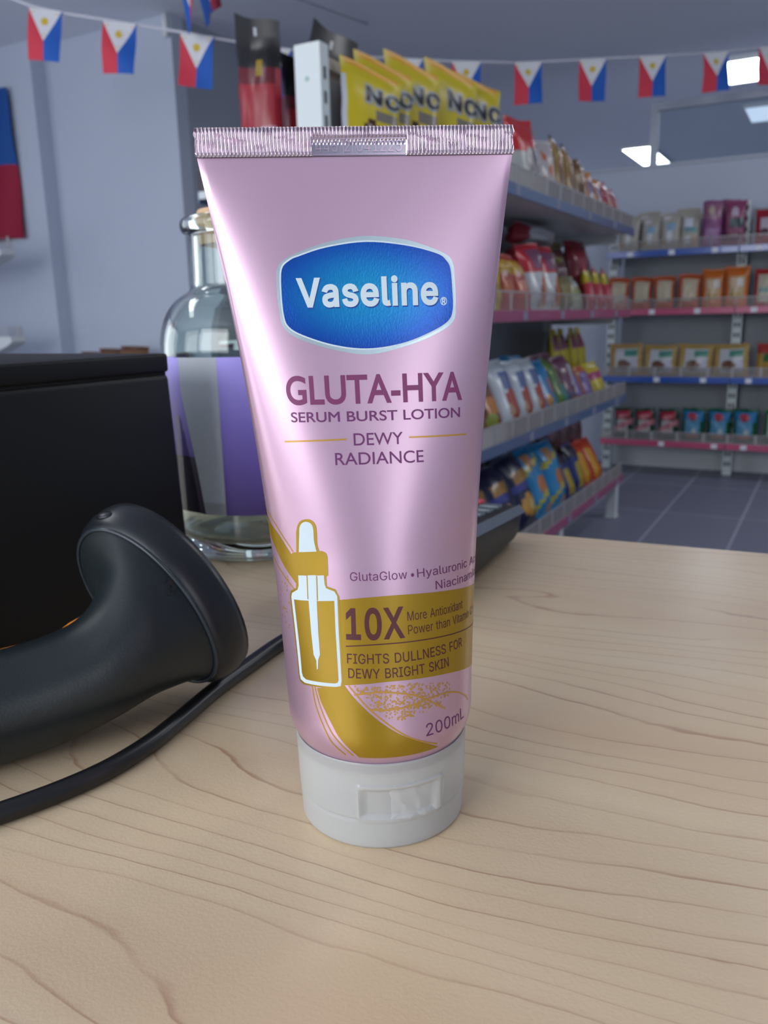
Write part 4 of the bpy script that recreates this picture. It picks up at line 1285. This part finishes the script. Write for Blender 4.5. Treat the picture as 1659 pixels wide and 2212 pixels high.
bag('orange_lilac_bag', .15, .20, .06, (196, 126, 70), [('r', .05, .86, .95, 1, (226, 142, 24)), ('e', .55, .58, .32, .2, (140, 110, 142)), ('r', 0, .05, 1, .28, (170, 66, 48))], seed=7)
bag('red_orange_bag', .15, .20, .06, (176, 30, 52), [('e', .6, .35, .35, .2, (196, 116, 50)), ('r', .2, .72, .9, .9, (196, 130, 150)), ('r', .0, .0, 1, .1, (140, 70, 50))], seed=8)
bag('yellow_small_bag', .10, .19, .05, (214, 190, 20), [('r', 0, .0, .45, .6, (206, 146, 60)), ('r', .05, .86, .95, 1, (150, 150, 20)), ('r', .5, .3, 1, .45, (150, 150, 30))], seed=9)
bag('red_yellow_bag', .14, .20, .06, (186, 70, 50), [('r', 0, .6, 1, .85, (206, 160, 40)), ('e', .5, .35, .34, .16, (206, 110, 70)), ('r', .6, .05, 1, .35, (170, 40, 50)), ('e', .3, .6, .1, .06, (236, 200, 190))], seed=10)
bag('dark_red_bag', .15, .22, .06, (140, 24, 44), [('r', .45, .3, .9, .6, (84, 24, 40)), ('e', .4, .7, .2, .12, (170, 40, 60))], seed=11)
bag('red_white_orange_bag', .17, .25, .07, (206, 210, 212), [('r', 0, .56, 1, 1, (200, 32, 52)), ('r', .35, .60, .9, .9, (130, 80, 110)), ('e', .78, .28, .2, .23, (214, 110, 24)), ('e', .52, .2, .1, .16, (150, 84, 50))], seed=12)
bag('olive_bag', .15, .22, .06, (112, 104, 48), [('r', .1, .6, .9, .85, (90, 40, 50)), ('e', .5, .3, .35, .2, (150, 136, 70))], seed=13)
bag('pale_green_bag', .14, .18, .06, (176, 182, 150), [('r', .1, .3, .9, .6, (150, 160, 90)), ('r', .3, .62, .8, .8, (190, 200, 200))], seed=14)
bag('red_tubs_bag', .13, .20, .05, (196, 40, 60), [('r', 0, .58, 1, .86, (206, 186, 20)), ('e', .3, .7, .12, .1, (90, 90, 30)), ('e', .28, .3, .12, .18, (220, 150, 150)), ('e', .72, .3, .12, .18, (220, 150, 150))], seed=15)
bag('brown_orange_bag', .15, .24, .06, (126, 66, 40), [('r', .3, .3, .9, .55, (206, 130, 50)), ('e', .4, .2, .3, .1, (150, 160, 60)), ('r', 0, .7, 1, .9, (84, 50, 50))], seed=16)
bag('white_red_bag', .16, .26, .06, (206, 216, 226), [('e', .6, .35, .3, .2, (176, 70, 48)), ('r', .35, .55, 1, .78, (90, 110, 160)), ('e', .4, .25, .12, .08, (190, 150, 120))], seed=17)
bag('bright_blue_bag', .14, .24, .06, (40, 132, 190), [('e', .7, .5, .2, .14, (160, 110, 130)), ('r', .5, .05, .95, .2, (140, 180, 210)), ('e', .3, .25, .15, .1, (200, 140, 60))], seed=18)
bag('green_bag', .14, .24, .06, (92, 130, 60), [('r', .3, .3, .9, .6, (110, 120, 96)), ('e', .6, .3, .25, .14, (60, 140, 140)), ('r', 0, 0, 1, .14, (170, 130, 90))], seed=19)
bag('plum_white_bag', .14, .24, .06, (112, 64, 92), [('r', .55, .4, .95, .8, (200, 206, 214)), ('r', 0, .1, .5, .3, (96, 90, 120)), ('r', .4, .0, .8, .2, (150, 120, 60))], seed=20)
bag('lilac_orange_bag', .12, .18, .05, (196, 110, 60), [('r', .1, .2, .5, .8, (130, 110, 170)), ('r', .6, .15, .95, .8, (110, 110, 150)), ('r', 0, .0, 1, .12, (206, 150, 60))], seed=21)
bag('yellow_plum_bag', .15, .35, .06, (206, 190, 20), [('r', .1, .72, .9, .9, (140, 60, 100)), ('e', .5, .4, .35, .14, (180, 160, 40))], seed=22)
bag('yellow_magenta_bag', .12, .19, .05, (216, 196, 26), [('r', .0, .5, 1, .72, (176, 60, 116)), ('r', .2, .1, .8, .4, (196, 180, 60))], seed=23)
bag('navy_bag', .19, .30, .08, (22, 28, 70), [('e', .5, .3, .34, .13, (214, 156, 40)), ('r', .2, .62, .95, .74, (186, 132, 40)), ('e', .62, .28, .14, .06, (214, 190, 110)), ('r', .1, .5, .9, .58, (60, 66, 150))], seed=24)
bag('sky_blue_bag', .19, .30, .08, (24, 140, 200), [('e', .62, .42, .22, .15, (206, 124, 54)), ('d', .10, .18, .25, (200, 190, 40)), ('d', .58, .65, .25, (200, 190, 40)), ('e', .4, .82, .16, .1, (190, 130, 80)), ('e', .75, .1, .16, .07, (200, 130, 60))], seed=25)
bag('black_snack_bag', .18, .33, .08, (34, 26, 32), [('e', .5, .35, .25, .12, (120, 90, 40)), ('e', .4, .7, .22, .1, (80, 40, 60))], seed=26)
bag('blue_yellow_bag', .15, .24, .06, (26, 48, 120), [('r', .3, .1, .75, .62, (186, 160, 40)), ('r', 0, .7, 1, .95, (40, 36, 60))], seed=27)
bag('dark_brown_red_bag', .18, .36, .08, (92, 30, 28), [('e', .5, .4, .3, .16, (70, 60, 40)), ('e', .4, .75, .22, .08, (150, 90, 100))], seed=28)
bag('red_flame_bag', .14, .24, .06, (206, 50, 30), [('r', .15, .1, .5, .75, (222, 160, 30)), ('r', .65, .1, .9, .55, (190, 130, 40)), ('e', .4, .85, .25, .1, (226, 80, 30))], seed=29)
# far wall
bag('clear_noodle_bag', .135, .25, .07, (196, 190, 178), [('r', .35, .2, .62, .68, (236, 240, 246)), ('r', .3, .5, .7, .68, (150, 190, 220)), ('r', .05, .15, .35, .3, (190, 160, 100)), ('e', .3, .86, .2, .06, (236, 236, 244))], seed=30)
bag('clear_rice_bag', .135, .25, .07, (190, 184, 170), [('r', .2, .45, .85, .62, (120, 170, 176)), ('r', .15, .62, .6, .86, (230, 234, 244)), ('e', .4, .25, .16, .12, (236, 240, 246)), ('r', .6, .1, .9, .35, (200, 180, 140))], seed=31)
bag('purple_bag', .12, .27, .06, (146, 74, 136), [('r', .1, .6, .9, .95, (166, 110, 140)), ('e', .45, .78, .16, .1, (206, 190, 170)), ('r', .2, .08, .8, .4, (170, 120, 176))], seed=32)
bag('purple_green_bag', .12, .27, .06, (150, 70, 110), [('r', .3, .38, .95, .62, (30, 66, 76)), ('e', .5, .74, .2, .1, (210, 190, 210)), ('r', 0, .1, 1, .3, (120, 30, 80))], seed=33)
bag('red_window_bag', .13, .21, .06, (176, 24, 50), [('r', .2, .25, .85, .75, (200, 190, 206)), ('e', .4, .35, .2, .1, (90, 40, 60))], seed=34)
bag('orange_cream_bag', .135, .20, .05, (204, 90, 44), [('r', .22, .18, .86, .86, (206, 192, 162)), ('r', .7, .2, .86, .3, (150, 120, 90))], gusset=1, seed=35)
bag('orange_window_bag', .14, .235, .05, (222, 114, 34), [('r', .2, .2, .86, .74, (206, 176, 130)), ('e', .66, .6, .16, .12, (226, 220, 214)), ('r', .3, .22, .8, .34, (190, 150, 70))], gusset=1, seed=36)
bag('red_cream_bag', .14, .22, .05, (190, 48, 50), [('r', .14, .12, .9, .84, (204, 196, 170)), ('r', .2, .35, .85, .5, (130, 170, 160))], gusset=1, seed=37)
bag('gold_label_bag', .22, .205, .05, (190, 156, 82), [('r', .18, .12, .88, .84, (206, 212, 218)), ('e', .44, .34, .2, .17, (110, 64, 40)), ('r', .5, .62, .88, .80, (74, 150, 130)), ('r', .64, .16, .86, .5, (196, 200, 222))], seed=38)
bag('green_gold_bag', .2, .2, .05, (196, 150, 50), [('r', 0, .72, 1, 1, (190, 60, 50)), ('r', .2, .45, 1, .72, (50, 110, 50))], seed=39)
bag('green_red_pouch', .135, .20, .07, (16, 74, 50), [('r', .12, .66, .88, .9, (190, 30, 70)), ('e', .5, .72, .22, .1, (210, 110, 120)), ('r', .18, .2, .82, .62, (196, 190, 190)), ('d', .18, .36, .3, (206, 130, 140))], gusset=1, seed=40)
bag('green_blue_pouch', .15, .21, .07, (14, 92, 56), [('r', .08, .62, .95, .92, (34, 130, 190)), ('r', .15, .22, .8, .66, (90, 160, 200)), ('e', .48, .74, .2, .12, (190, 60, 80)), ('r', .2, .1, .72, .22, (190, 100, 60)), ('e', .55, .3, .12, .08, (206, 220, 220))], gusset=1, seed=41)
bag('green_white_pouch', .15, .21, .07, (20, 130, 50), [('r', .14, .2, .84, .84, (196, 210, 204)), ('e', .5, .68, .2, .13, (190, 60, 80)), ('r', .2, .1, .75, .2, (190, 100, 60))], gusset=1, seed=42)
bag('white_flat_pack', .46, .13, .14, (190, 196, 200), [('r', 0, 0, .16, 1, (150, 24, 44)), ('r', .86, .2, 1, .8, (120, 30, 50)), ('r', .4, .82, .85, .96, (130, 70, 40))], seed=43)
bag('brown_paper_bag', .17, .16, .09, (140, 96, 60), [('e', .5, .5, .3, .2, (120, 76, 44)), ('r', 0, .85, 1, 1, (110, 70, 44))], seed=44)

ORD = ['first', 'second', 'third', 'fourth', 'fifth', 'sixth', 'seventh', 'eighth', 'ninth', 'tenth', 'eleventh', 'twelfth', 'thirteenth', 'fourteenth', 'fifteenth', 'sixteenth']


def pack(kind, x, y, z, yaw, lean, label, group, roll=0, sc=1.0, szz=None, cat='snack bag'):
    me, w, h, t_ = GOODS[kind]
    o = bpy.data.objects.new(kind, me)
    COL.objects.link(o)
    R = Matrix.Rotation(radians(yaw), 4, 'Z') @ Matrix.Rotation(radians(-lean), 4, 'X') @ Matrix.Rotation(radians(roll), 4, 'Y')
    S = Matrix.Diagonal((sc, sc, szz or sc, 1))
    # lowest point on the shelf
    lo_ = min((R @ S @ v.co).z for v in me.vertices)
    o.matrix_world = Matrix.Translation((x, y, z - lo_ + .0005)) @ R @ S
    return tag(o, label, cat, group)


def row(kinds, x, y0, z, where, group, yaw=90, lean=12, gap=.006, jitter=4, step=None, szz=None):
    """a row of bags along Y, one after another"""
    y = y0
    n = 0
    for kd, desc in kinds:
        w = GOODS[kd][1]
        y += (step or w) / 2
        rj = random.uniform(-jitter, jitter)
        sc = random.uniform(.96, 1.03)
        pack(kd, x + random.uniform(-.008, .008), y, z, yaw + rj, lean + random.uniform(-4, 4), '%s, %s from the near end, %s' % (desc, ORD[n], where), group, random.uniform(-3, 3), sc)
        n += 1
        y += (step or w) / 2 + gap


random.seed(11)
T = [z + .016 for z in LEVELS]
# top shelf of the island, near end first
G = 'snack bags on the top shelf of the island'
for i, (lx, ly, zt, nm) in enumerate([(-1.300, 2.175, 1.755, 'nearest the white post, mostly hidden'), (-1.300, 2.265, 1.794, 'second from the white post'), (-1.270, 2.405, 1.827, 'third from the white post'),
                                      (-1.225, 2.61, 1.849, 'fourth from the white post'), (-1.19, 2.77, 1.843, 'farthest from the white post')]):
    pack('yellow_chocolate_bag', lx + .095 * .5, ly + .095 * .866, T[0], 60, 3, 'yellow bag with black letters and chocolate ball, ' + nm, 'yellow chocolate bags', [4, 3, 2, 1, -2][i], 1, (zt - T[0]) / .345)
pack('red_white_bag', -1.0, 2.90, T[0], 68, 6, 'red and grey bag with peaked corner, just beyond the yellow chocolate bags', G, -4)
pack('dark_red_bag', -1.16, 3.00, T[0], 80, 8, 'dark maroon bag half hidden behind the top corner of the tube', G)
row([('spotted_bag', 'pale bag with orange spots')], -1.0, 3.03, T[0], 'on the top shelf', G, 82, 8)
pack('spotted_bag', -1.10, 3.17, T[0], 84, 4, 'pale spotted bag standing behind the other spotted bag', G)
pack('gold_brown_bag', -1.0, 3.27, T[0], 84, 6, 'golden brown bag with an orange corner, next to the spotted bags', G)
pack('gold_brown_bag', -1.0, 3.42, T[0], 86, 7, 'golden brown bag, second of the two, farther along the top shelf', G, 2, .96)
pack('brown_bag', -1.0, 3.565, T[0], 86, 8, 'dull brown bag right after the golden brown bags', G)
pack('orange_lilac_bag', -1.0, 3.72, T[0], 88, 8, 'orange-topped bag with a lilac patch on the top shelf', G)
pack('orange_lilac_bag', -1.0, 3.88, T[0], 90, 10, 'orange and lilac bag, the farther of the pair on the top shelf', G, 3, .95)
pack('red_orange_bag', -1.0, 4.04, T[0], 92, 8, 'crimson bag near the far end of the top shelf', G)
pack('red_orange_bag', -1.0, 4.20, T[0], 92, 10, 'crimson bag at the very far end of the top shelf', G, 3, .94)
pack('black_red_sachet_bag', -1.605, 2.22, T[0], 8, 0, 'black-topped red bag left of the white post, nearest one', 'black and red bags on the back side', 0, 1, 1.13)
pack('black_red_sachet_bag', -1.672, 2.52, T[0], 14, -2, 'black-topped red bag with its header bent over behind the white post', 'black and red bags on the back side', 17, 1.12, 1.2)
pack('black_red_sachet_bag', -1.545, 2.35, T[0], 20, 0, 'black-topped red bag squeezed between the nearest one and the post', 'black and red bags on the back side', 0, .8, .93)

# second shelf: lying packs behind, bags in front
G = 'packets on the pink shelf of the island'
z = T[1]
for k in range(4):
    pack('white_flat_pack', -1.17, 3.40 + .02 * k, z + .087 * k, 90, 0, 'white pack with red ends lying flat, %s of four in the stack' % ['lowest', 'second', 'third', 'topmost'][k], 'stack of white packs', 0, 1, .64)
pack('yellow_small_bag', -1.0, 2.50, z, 84, 8, 'small yellow bag nearest the tube on the pink shelf', G)
pack('yellow_small_bag', -1.0, 2.61, z, 86, 10, 'small yellow bag second from the tube on the pink shelf', G)
pack('red_yellow_bag', -1.0, 2.745, z, 86, 16, 'red and yellow bag lying back, beside the small yellow bags', G)
pack('red_yellow_bag', -.99, 2.885, z, 88, 22, 'red and yellow bag beside the red and white bag', G, 2)
pack('dark_red_bag', -1.10, 2.72, z, 84, 8, 'dark crimson bag standing behind the red and yellow bags', G)
pack('red_white_orange_bag', -1.0, 3.06, z, 86, 12, 'big red and white bag with orange picture, nearer of two', G)
pack('red_white_orange_bag', -1.0, 3.24, z, 86, 14, 'big red and white bag with orange picture, farther of two', G, 2)
pack('olive_bag', -1.0, 3.415, z, 88, 10, 'olive bag in shade next to the big red and white bags', G)
pack('olive_bag', -1.12, 3.78, z, 88, 8, 'olive bag behind the pale green bag', G, 0, 1.25, 1.4)
pack('pale_green_bag', -.985, 3.565, z, 88, 20, 'pale green bag leaning back at the front of the pink shelf', G, 0, .85)
pack('dark_red_bag', -1.09, 3.98, z, 88, 8, 'dark crimson bag behind the red bags with pale dots', G, 0, 1.3, 1.45)
pack('red_tubs_bag', -.99, 3.80, z, 90, 12, 'red and yellow bag with pale dots near the far end, first of three', G)
pack('red_tubs_bag', -.99, 3.96, z, 90, 12, 'red and yellow bag with pale dots, middle of three', G)
pack('red_tubs_bag', -.99, 4.12, z, 90, 12, 'red and yellow bag with pale dots, last at the shelf end', G)
pack('olive_bag', -1.12, 4.18, z, 90, 6, 'olive bag at the back of the far end of the pink shelf', G, 0, 1.3, 1.45)

# third shelf
G = 'bags on the lower blue shelf of the island'
z = T[2]
w_ = 'front, lower blue shelf'
row([('brown_orange_bag', 'brown and orange bag'), ('brown_orange_bag', 'brown and orange bag'), ('white_red_bag', 'white bag with red picture'), ('white_red_bag', 'white bag with red picture'), ('white_red_bag', 'white bag with red picture'), ('bright_blue_bag', 'bright blue bag'),
     ('green_bag', 'leaf green bag'), ('plum_white_bag', 'plum and white bag'), ('lilac_orange_bag', 'orange and lilac striped bag'), ('lilac_orange_bag', 'orange and lilac striped bag'), ('yellow_magenta_bag', 'yellow bag with magenta stripe'), ('yellow_magenta_bag', 'yellow bag with magenta stripe')],
    -1.0, 2.42, z, w_, G, 86, 24, .004, 3)
w_ = 'back, lower blue shelf'
row([('brown_orange_bag', 'brown bag'), ('white_red_bag', 'white and red bag'), ('white_red_bag', 'white and red bag'), ('bright_blue_bag', 'bright blue bag'), ('bright_blue_bag', 'bright blue bag'), ('green_bag', 'green bag'), ('plum_white_bag', 'plum and white bag'), ('plum_white_bag', 'plum and white bag'),], -1.13, 2.50, z, w_, G, 86, 14, .010, 3)
for k in range(4):
    pack('yellow_plum_bag', -1.135 - .01 * (k % 2), 3.83 + .150 * k, z, 88, 7, 'tall yellow bag with plum band, %s of four standing at the far end' % ['nearest', 'second', 'third', 'farthest'][k], G, 0, .94, .97)

# bottom shelf
G = 'bags on the bottom shelf of the island'
z = T[3]
row([('navy_bag', 'navy bag with golden picture'), ('navy_bag', 'navy bag with golden picture'), ('navy_bag', 'navy bag with golden picture'), ('sky_blue_bag', 'sky blue bag with orange picture'), ('sky_blue_bag', 'sky blue bag with orange picture'), ('blue_yellow_bag', 'dark blue and yellow bag'), ('blue_yellow_bag', 'dark blue and yellow bag'),
     ('red_flame_bag', 'red and orange flame bag'), ('red_flame_bag', 'red and orange flame bag')], -1.0, 2.52, z, 'front, bottom shelf', G, 86, 24, .012, 2)
row([('black_snack_bag', 'black bag'), ('navy_bag', 'navy and gold bag'), ('navy_bag', 'navy and gold bag'), ('sky_blue_bag', 'sky blue bag'), ('sky_blue_bag', 'sky blue bag')],
    -1.14, 2.58, z, 'back, bottom shelf', G, 86, 16, .014, 3)
for k in range(3):
    pack('dark_brown_red_bag', -1.15, 3.78 + .2 * k, z, 88, 6, 'tall dark red-brown bag, %s of three at the far end of the bottom shelf' % ['nearest', 'middle', 'last'][k], G, 2 - k)


def frow(items, y, z, group, lean=6):
    for kd, x, label, *r in items:
        pack(kd, x, y + random.uniform(-.006, .006), z, random.uniform(-4, 4), lean, label, group, random.uniform(-2, 2), r[0] if r else 1)


TW = [z + .016 for z in WL]
G = 'packets on the top shelf by the wall'
frow([('clear_noodle_bag', -1.235, 'clear bag of pale noodles, leftmost on the top wall shelf', .9), ('clear_noodle_bag', -1.10, 'clear noodle bag with tall white label, second on the top wall shelf', .85), ('clear_noodle_bag', -.98, 'clear noodle bag just left of the clear bag with teal band', .92),
      ('clear_rice_bag', -.865, 'clear bag with teal band left of the purple bags', .86)], 5.60, TW[0], G)
frow([('purple_bag', -.735, 'purple bag, left one of the front pair on the top wall shelf', 1.03), ('purple_green_bag', -.61, 'purple bag with dark green patch beside the white upright', 1.0)], 5.585, TW[0], G)
frow([('purple_bag', -.665, 'purple bag at the back behind the front purple pair', 1.06)], 5.68, TW[0], G)
frow([('clear_rice_bag', -.90, 'clear bag at the back behind the teal-banded bag', 1.04), ('clear_noodle_bag', -1.14, 'clear noodle bag in the back row at the left', 1.03)], 5.72, TW[0], G)
frow([('red_window_bag', -.43, 'red bag with pale window right of the white upright', 1.0), ('red_window_bag', -.28, 'red bag with pale window, second right of the white upright', 1.0)], 5.60, TW[0], G)
G = 'orange packets on the pink wall shelf'
frow([('orange_cream_bag', -1.285, 'cream and orange packet, leftmost on the pink wall shelf, half hidden by the island'), ('orange_cream_bag', -1.14, 'cream and orange packet, second on the pink wall shelf'), ('orange_cream_bag', -.995, 'cream and orange packet, third on the pink wall shelf'),
      ('orange_cream_bag', -.85, 'cream packet with orange edge, left of the bright orange ones', 1.03), ('orange_window_bag', -.71, 'bright orange packet with window, left one of two', .98)], 5.58, TW[1], G, 5)
frow([('orange_window_bag', -.575, 'bright orange packet with window, right one beside the upright', 1.02), ('red_cream_bag', -.41, 'red and cream packet right of the upright on the pink wall shelf'), ('red_cream_bag', -.26, 'red and cream packet, second right of the upright')], 5.58, TW[1], G, 5)
G = 'gold packets on the lower blue wall shelf'
frow([('gold_label_bag', -1.215, 'gold packet with white label, leftmost on the lower blue wall shelf'), ('gold_label_bag', -1.00, 'gold packet with brown food picture, second from the left', .97), ('gold_label_bag', -.79, 'gold packet with brown food picture, third from the left', .97),
      ('gold_label_bag', -.575, 'gold packet with brown food picture, beside the upright', .97), ('green_gold_bag', -.34, 'green and gold packet with red top right of the upright'), ('green_gold_bag', -.12, 'green and gold packet, second right of the upright')], 5.58, TW[2], G, 5)
G = 'green pouches on the bottom wall shelf'
frow([('green_red_pouch', -1.215, 'green pouch with red band, leftmost on the bottom wall shelf'), ('green_red_pouch', -1.075, 'green pouch with red band, middle of three'), ('green_red_pouch', -.93, 'green pouch with red band, rightmost of three'),
      ('green_blue_pouch', -.775, 'green pouch with blue front, left of three'), ('green_blue_pouch', -.62, 'green pouch with blue front, middle of three'), ('green_blue_pouch', -.463, 'green pouch with blue front, right of three', 1.02),
      ('green_white_pouch', -.29, 'bright green pouch with white front, right of the blue-fronted pouches'), ('green_white_pouch', -.125, 'bright green pouch with white front, last one in view')], 5.59, TW[3], G, 4)

# brown packs on a low white table by the left wall
lt = thing('low_display_table', (-3.85, 3.6, 0), 'low white display table against the left wall, behind the black printer', 'table')
MB().box(-4.10, -3.55, 3.42, 3.84, .715, .745).build('table_top', STEEL, lt, bevel=.003)
for x in (-4.06, -3.59):
    for y in (3.46, 3.80):
        MB().box(x - .02, x + .02, y - .02, y + .02, 0, .715).build('leg', STEEL, lt)
G = 'brown paper bags on the low table'
for k, (x, s_) in enumerate(((-4.02, .86), (-3.85, .98), (-3.665, 1.06))):
    pack('brown_paper_bag', x, 3.66, .745, 2, 4, 'brown paper bag on the low table, %s' % ['leftmost and lowest', 'middle one of three', 'rightmost and tallest'][k], G, 2, s_)

# ================================================================== flags
FRED, FBLUE, FWHITE, FSUN = mat('flag_red', (214, 58, 78), .7), mat('flag_blue', (24, 92, 186), .7), mat('flag_white', (226, 226, 230), .7), mat('flag_sun', (214, 184, 40), .7)


def flag_mesh(name, w, h, bow):
    """small hanging flag: white triangle at the top edge, red left, blue right, sun and stars"""
    b = MB()

    def q(x, z, off=0):
        return Vector((x, bow * sin(x / w * 2.2 + z / h * 2.5) * w * .16 * min(1, -z / h * 1.6) - off, z))
    for side in (-1, 1):
        o = .0004 * side
        n = 10
        for poly, mi in (([(-.5, 0), (.5, 0), (0, -.62)], 2), ([(-.5, 0), (0, -.62), (0, -1), (-.5, -1)], 0), ([(.5, 0), (.5, -1), (0, -1), (0, -.62)], 1)):
            vs, fs = fill2d([[(p[0] * w * 100, p[1] * h * 100) for p in poly]])
            vs, fs = cut2d(vs, fs, w * 12, h * 14)
            b.add([q(p[0] / 100, p[1] / 100, -o) for p in vs], fs, mi)
        star = []
        for k in range(16):
            r = (.135 if k % 2 == 0 else .085) * w
            star.append((r * sin(k * pi / 8), -.235 * h + r * cos(k * pi / 8)))
        b.add([q(p[0], p[1], -o * 2.2) for p in star], [tuple(range(16))], 3)
        for cx_, cz_ in ((-.36, -.075), (.36, -.075), (0, -.5)):
            st = [((.04 if k % 2 == 0 else .018) * w * sin(k * pi / 5) + cx_ * w, cz_ * h + (.04 if k % 2 == 0 else .018) * w * cos(k * pi / 5)) for k in range(10)]
            b.add([q(p[0], p[1], -o * 2.2) for p in st], [tuple(range(10))], 3)
    return b.mesh(name, [FRED, FBLUE, FWHITE, FSUN], fix=False)


FM = [flag_mesh('bunting_flag', .146, .205, k) for k in (.5, 1, -.7)]
FLAGS = [([-3.206, 2.776, 2.397], [-3.081, 2.835, 2.363]), ([-2.911, 2.908, 2.328], [-2.786, 2.969, 2.302]), ([-2.607, 3.047, 2.265], [-2.482, 3.108, 2.237]), ([-2.391, 3.316, 2.243], [-2.266, 3.379, 2.222]), ([-2.212, 3.622, 2.259], [-2.087, 3.685, 2.239]), ([-2.053, 3.962, 2.294], [-1.928, 4.027, 2.282]), ([-1.83, 4.171, 2.294], [-1.705, 4.238, 2.289]), ([-1.633, 4.54, 2.344], [-1.509, 4.608, 2.346]), ([-1.356, 4.784, 2.373], [-1.232, 4.853, 2.377]), ([-1.093, 5.029, 2.406], [-0.969, 5.097, 2.41]), ([-0.815, 5.375, 2.462], [-0.692, 5.445, 2.472]), ([-0.561, 5.753, 2.546], [-0.438, 5.822, 2.553])]
WHERE = ['first from the left wall, highest there', 'second from the left wall', 'third, before the dark wall edge', 'behind the black and red bags', 'mostly hidden behind the yellow bags', 'behind the middle yellow bags',
         'peeping out above the last yellow bags', 'just right of the red bag corner', 'left of the glazed frame post', 'above the glazed frame post', 'left of the bright ceiling panel', 'right of the bright ceiling panel']
FW_ = .146 * .97
cp = [Vector(FLAGS[0][0]) + (Vector(FLAGS[0][0]) - Vector(FLAGS[0][1])) * 1.0 + Vector((0, 0, .02))]
for i, (a, b_) in enumerate(FLAGS):
    A, B_ = Vector(a), Vector(b_)
    o = bpy.data.objects.new('bunting_flag', FM[i % 3])
    COL.objects.link(o)
    xx = (B_ - A).normalized()
    zz = (Vector((0, 0, 1)) - xx * xx.z * .6).normalized()
    yy = zz.cross(xx).normalized()
    xx = yy.cross(zz)
    R = Matrix((xx, yy, zz)).transposed().to_4x4()
    o.matrix_world = Matrix.Translation((A + B_) / 2 - Vector((0, 0, .004))) @ R
    tag(o, 'small red, white and blue sun flag, ' + WHERE[i], 'flag', 'flags of the bunting')
    cp += [A + yy * .012, B_ + yy * .012]
cp.append(Vector((-.36, 5.95, 2.60)))
tag(MB().tube(cp, .006, 8).build('bunting_string', mat('white_tape', (214, 214, 224), .6), smooth=True, origin=cp[3]), 'white bunting string across the shop, carrying the small flags', 'bunting')

# a second string of flags seen edge-on, running along the dark wall
e2 = [Vector((-2.66, 3.05, 2.53)), Vector((-2.62, 3.24, 2.60)), Vector((-2.60, 3.40, 2.66))]
EDGE = ['hanging lowest, seen edge-on at the top left', 'seen edge-on, second of the string at the top left', 'seen edge-on, highest and farthest of the string']
sp2 = [(408, 3.40, 62), (446, 3.50, 46), (466, 3.6, 25)]
c2 = []
for i, (px, d, ybot) in enumerate(sp2):
    bot = Vector((0, 0, 1.043)) + (CAM_X * (px - 829.5) + CAM_D * (ybot - 1106) + CAM_F * 1780) * (d / 1780)
    topc = bot + Vector((0, 0, .205))
    view = Vector((bot.x, bot.y, 0)).normalized()
    ang = math.atan2(view.y, view.x) + radians([12, 20, 16][i])
    o = bpy.data.objects.new('bunting_flag', FM[i])
    COL.objects.link(o)
    o.matrix_world = Matrix.Translation(topc) @ Matrix.Rotation(ang, 4, 'Z')
    tag(o, 'small red, white and blue flag ' + EDGE[i], 'flag', 'flags of the second bunting')
    dv = Vector((cos(ang), sin(ang), 0)) * FW_ / 2
    nv = Vector((-sin(ang), cos(ang), 0)) * .022
    c2 += [topc - dv + nv, topc + dv + nv]
c2 = [c2[0] - Vector((.1, .3, -.015))] + c2 + [Vector((-2.55, 4.6, 2.695))]
tag(MB().tube(c2, .005, 8).build('bunting_string', mat('white_tape', (214, 214, 224), .6), smooth=True, origin=c2[0]), 'white string of the second bunting under the ceiling at the top left', 'bunting')

# the big flag hanging on the pillar
b = MB()
fx1, fy, z0, z1 = -4.585, 3.735, 1.588, 2.462
nx, nz = 40, 24
fr_ = [[Vector((fx1 - 1.5 * i / nx, fy + .012 * sin(i * .9 + k * .18) - .006 * sin(k * .5), z0 + (z1 - z0) * k / nz + .006 * sin(i * .5))) for i in range(nx + 1)] for k in range(nz + 1)]
bk_ = [[p + Vector((0, .003, 0)) for p in r] for r in fr_]
for k in range(nz):
    for i in range(nx):
        mi = 0 if k < nz * .49 else 1
        if (nx - i) / nx * 1.5 < .75 * (1 - abs((k + .5) / nz - .5) * 2):
            mi = 2
        b.add([fr_[k][i], fr_[k][i + 1], fr_[k + 1][i + 1], fr_[k + 1][i]], [(0, 3, 2, 1)], mi)
        b.add([bk_[k][i], bk_[k][i + 1], bk_[k + 1][i + 1], bk_[k + 1][i]], [(0, 1, 2, 3)], mi)
tag(b.build('wall_flag', [mat('big_flag_red', (150, 16, 52), .75), mat('big_flag_blue', (16, 76, 150), .75), FWHITE], smooth=True, fix=False, origin=(fx1, fy, z1)), 'large blue over red flag hanging on the wall pillar at the left', 'flag')
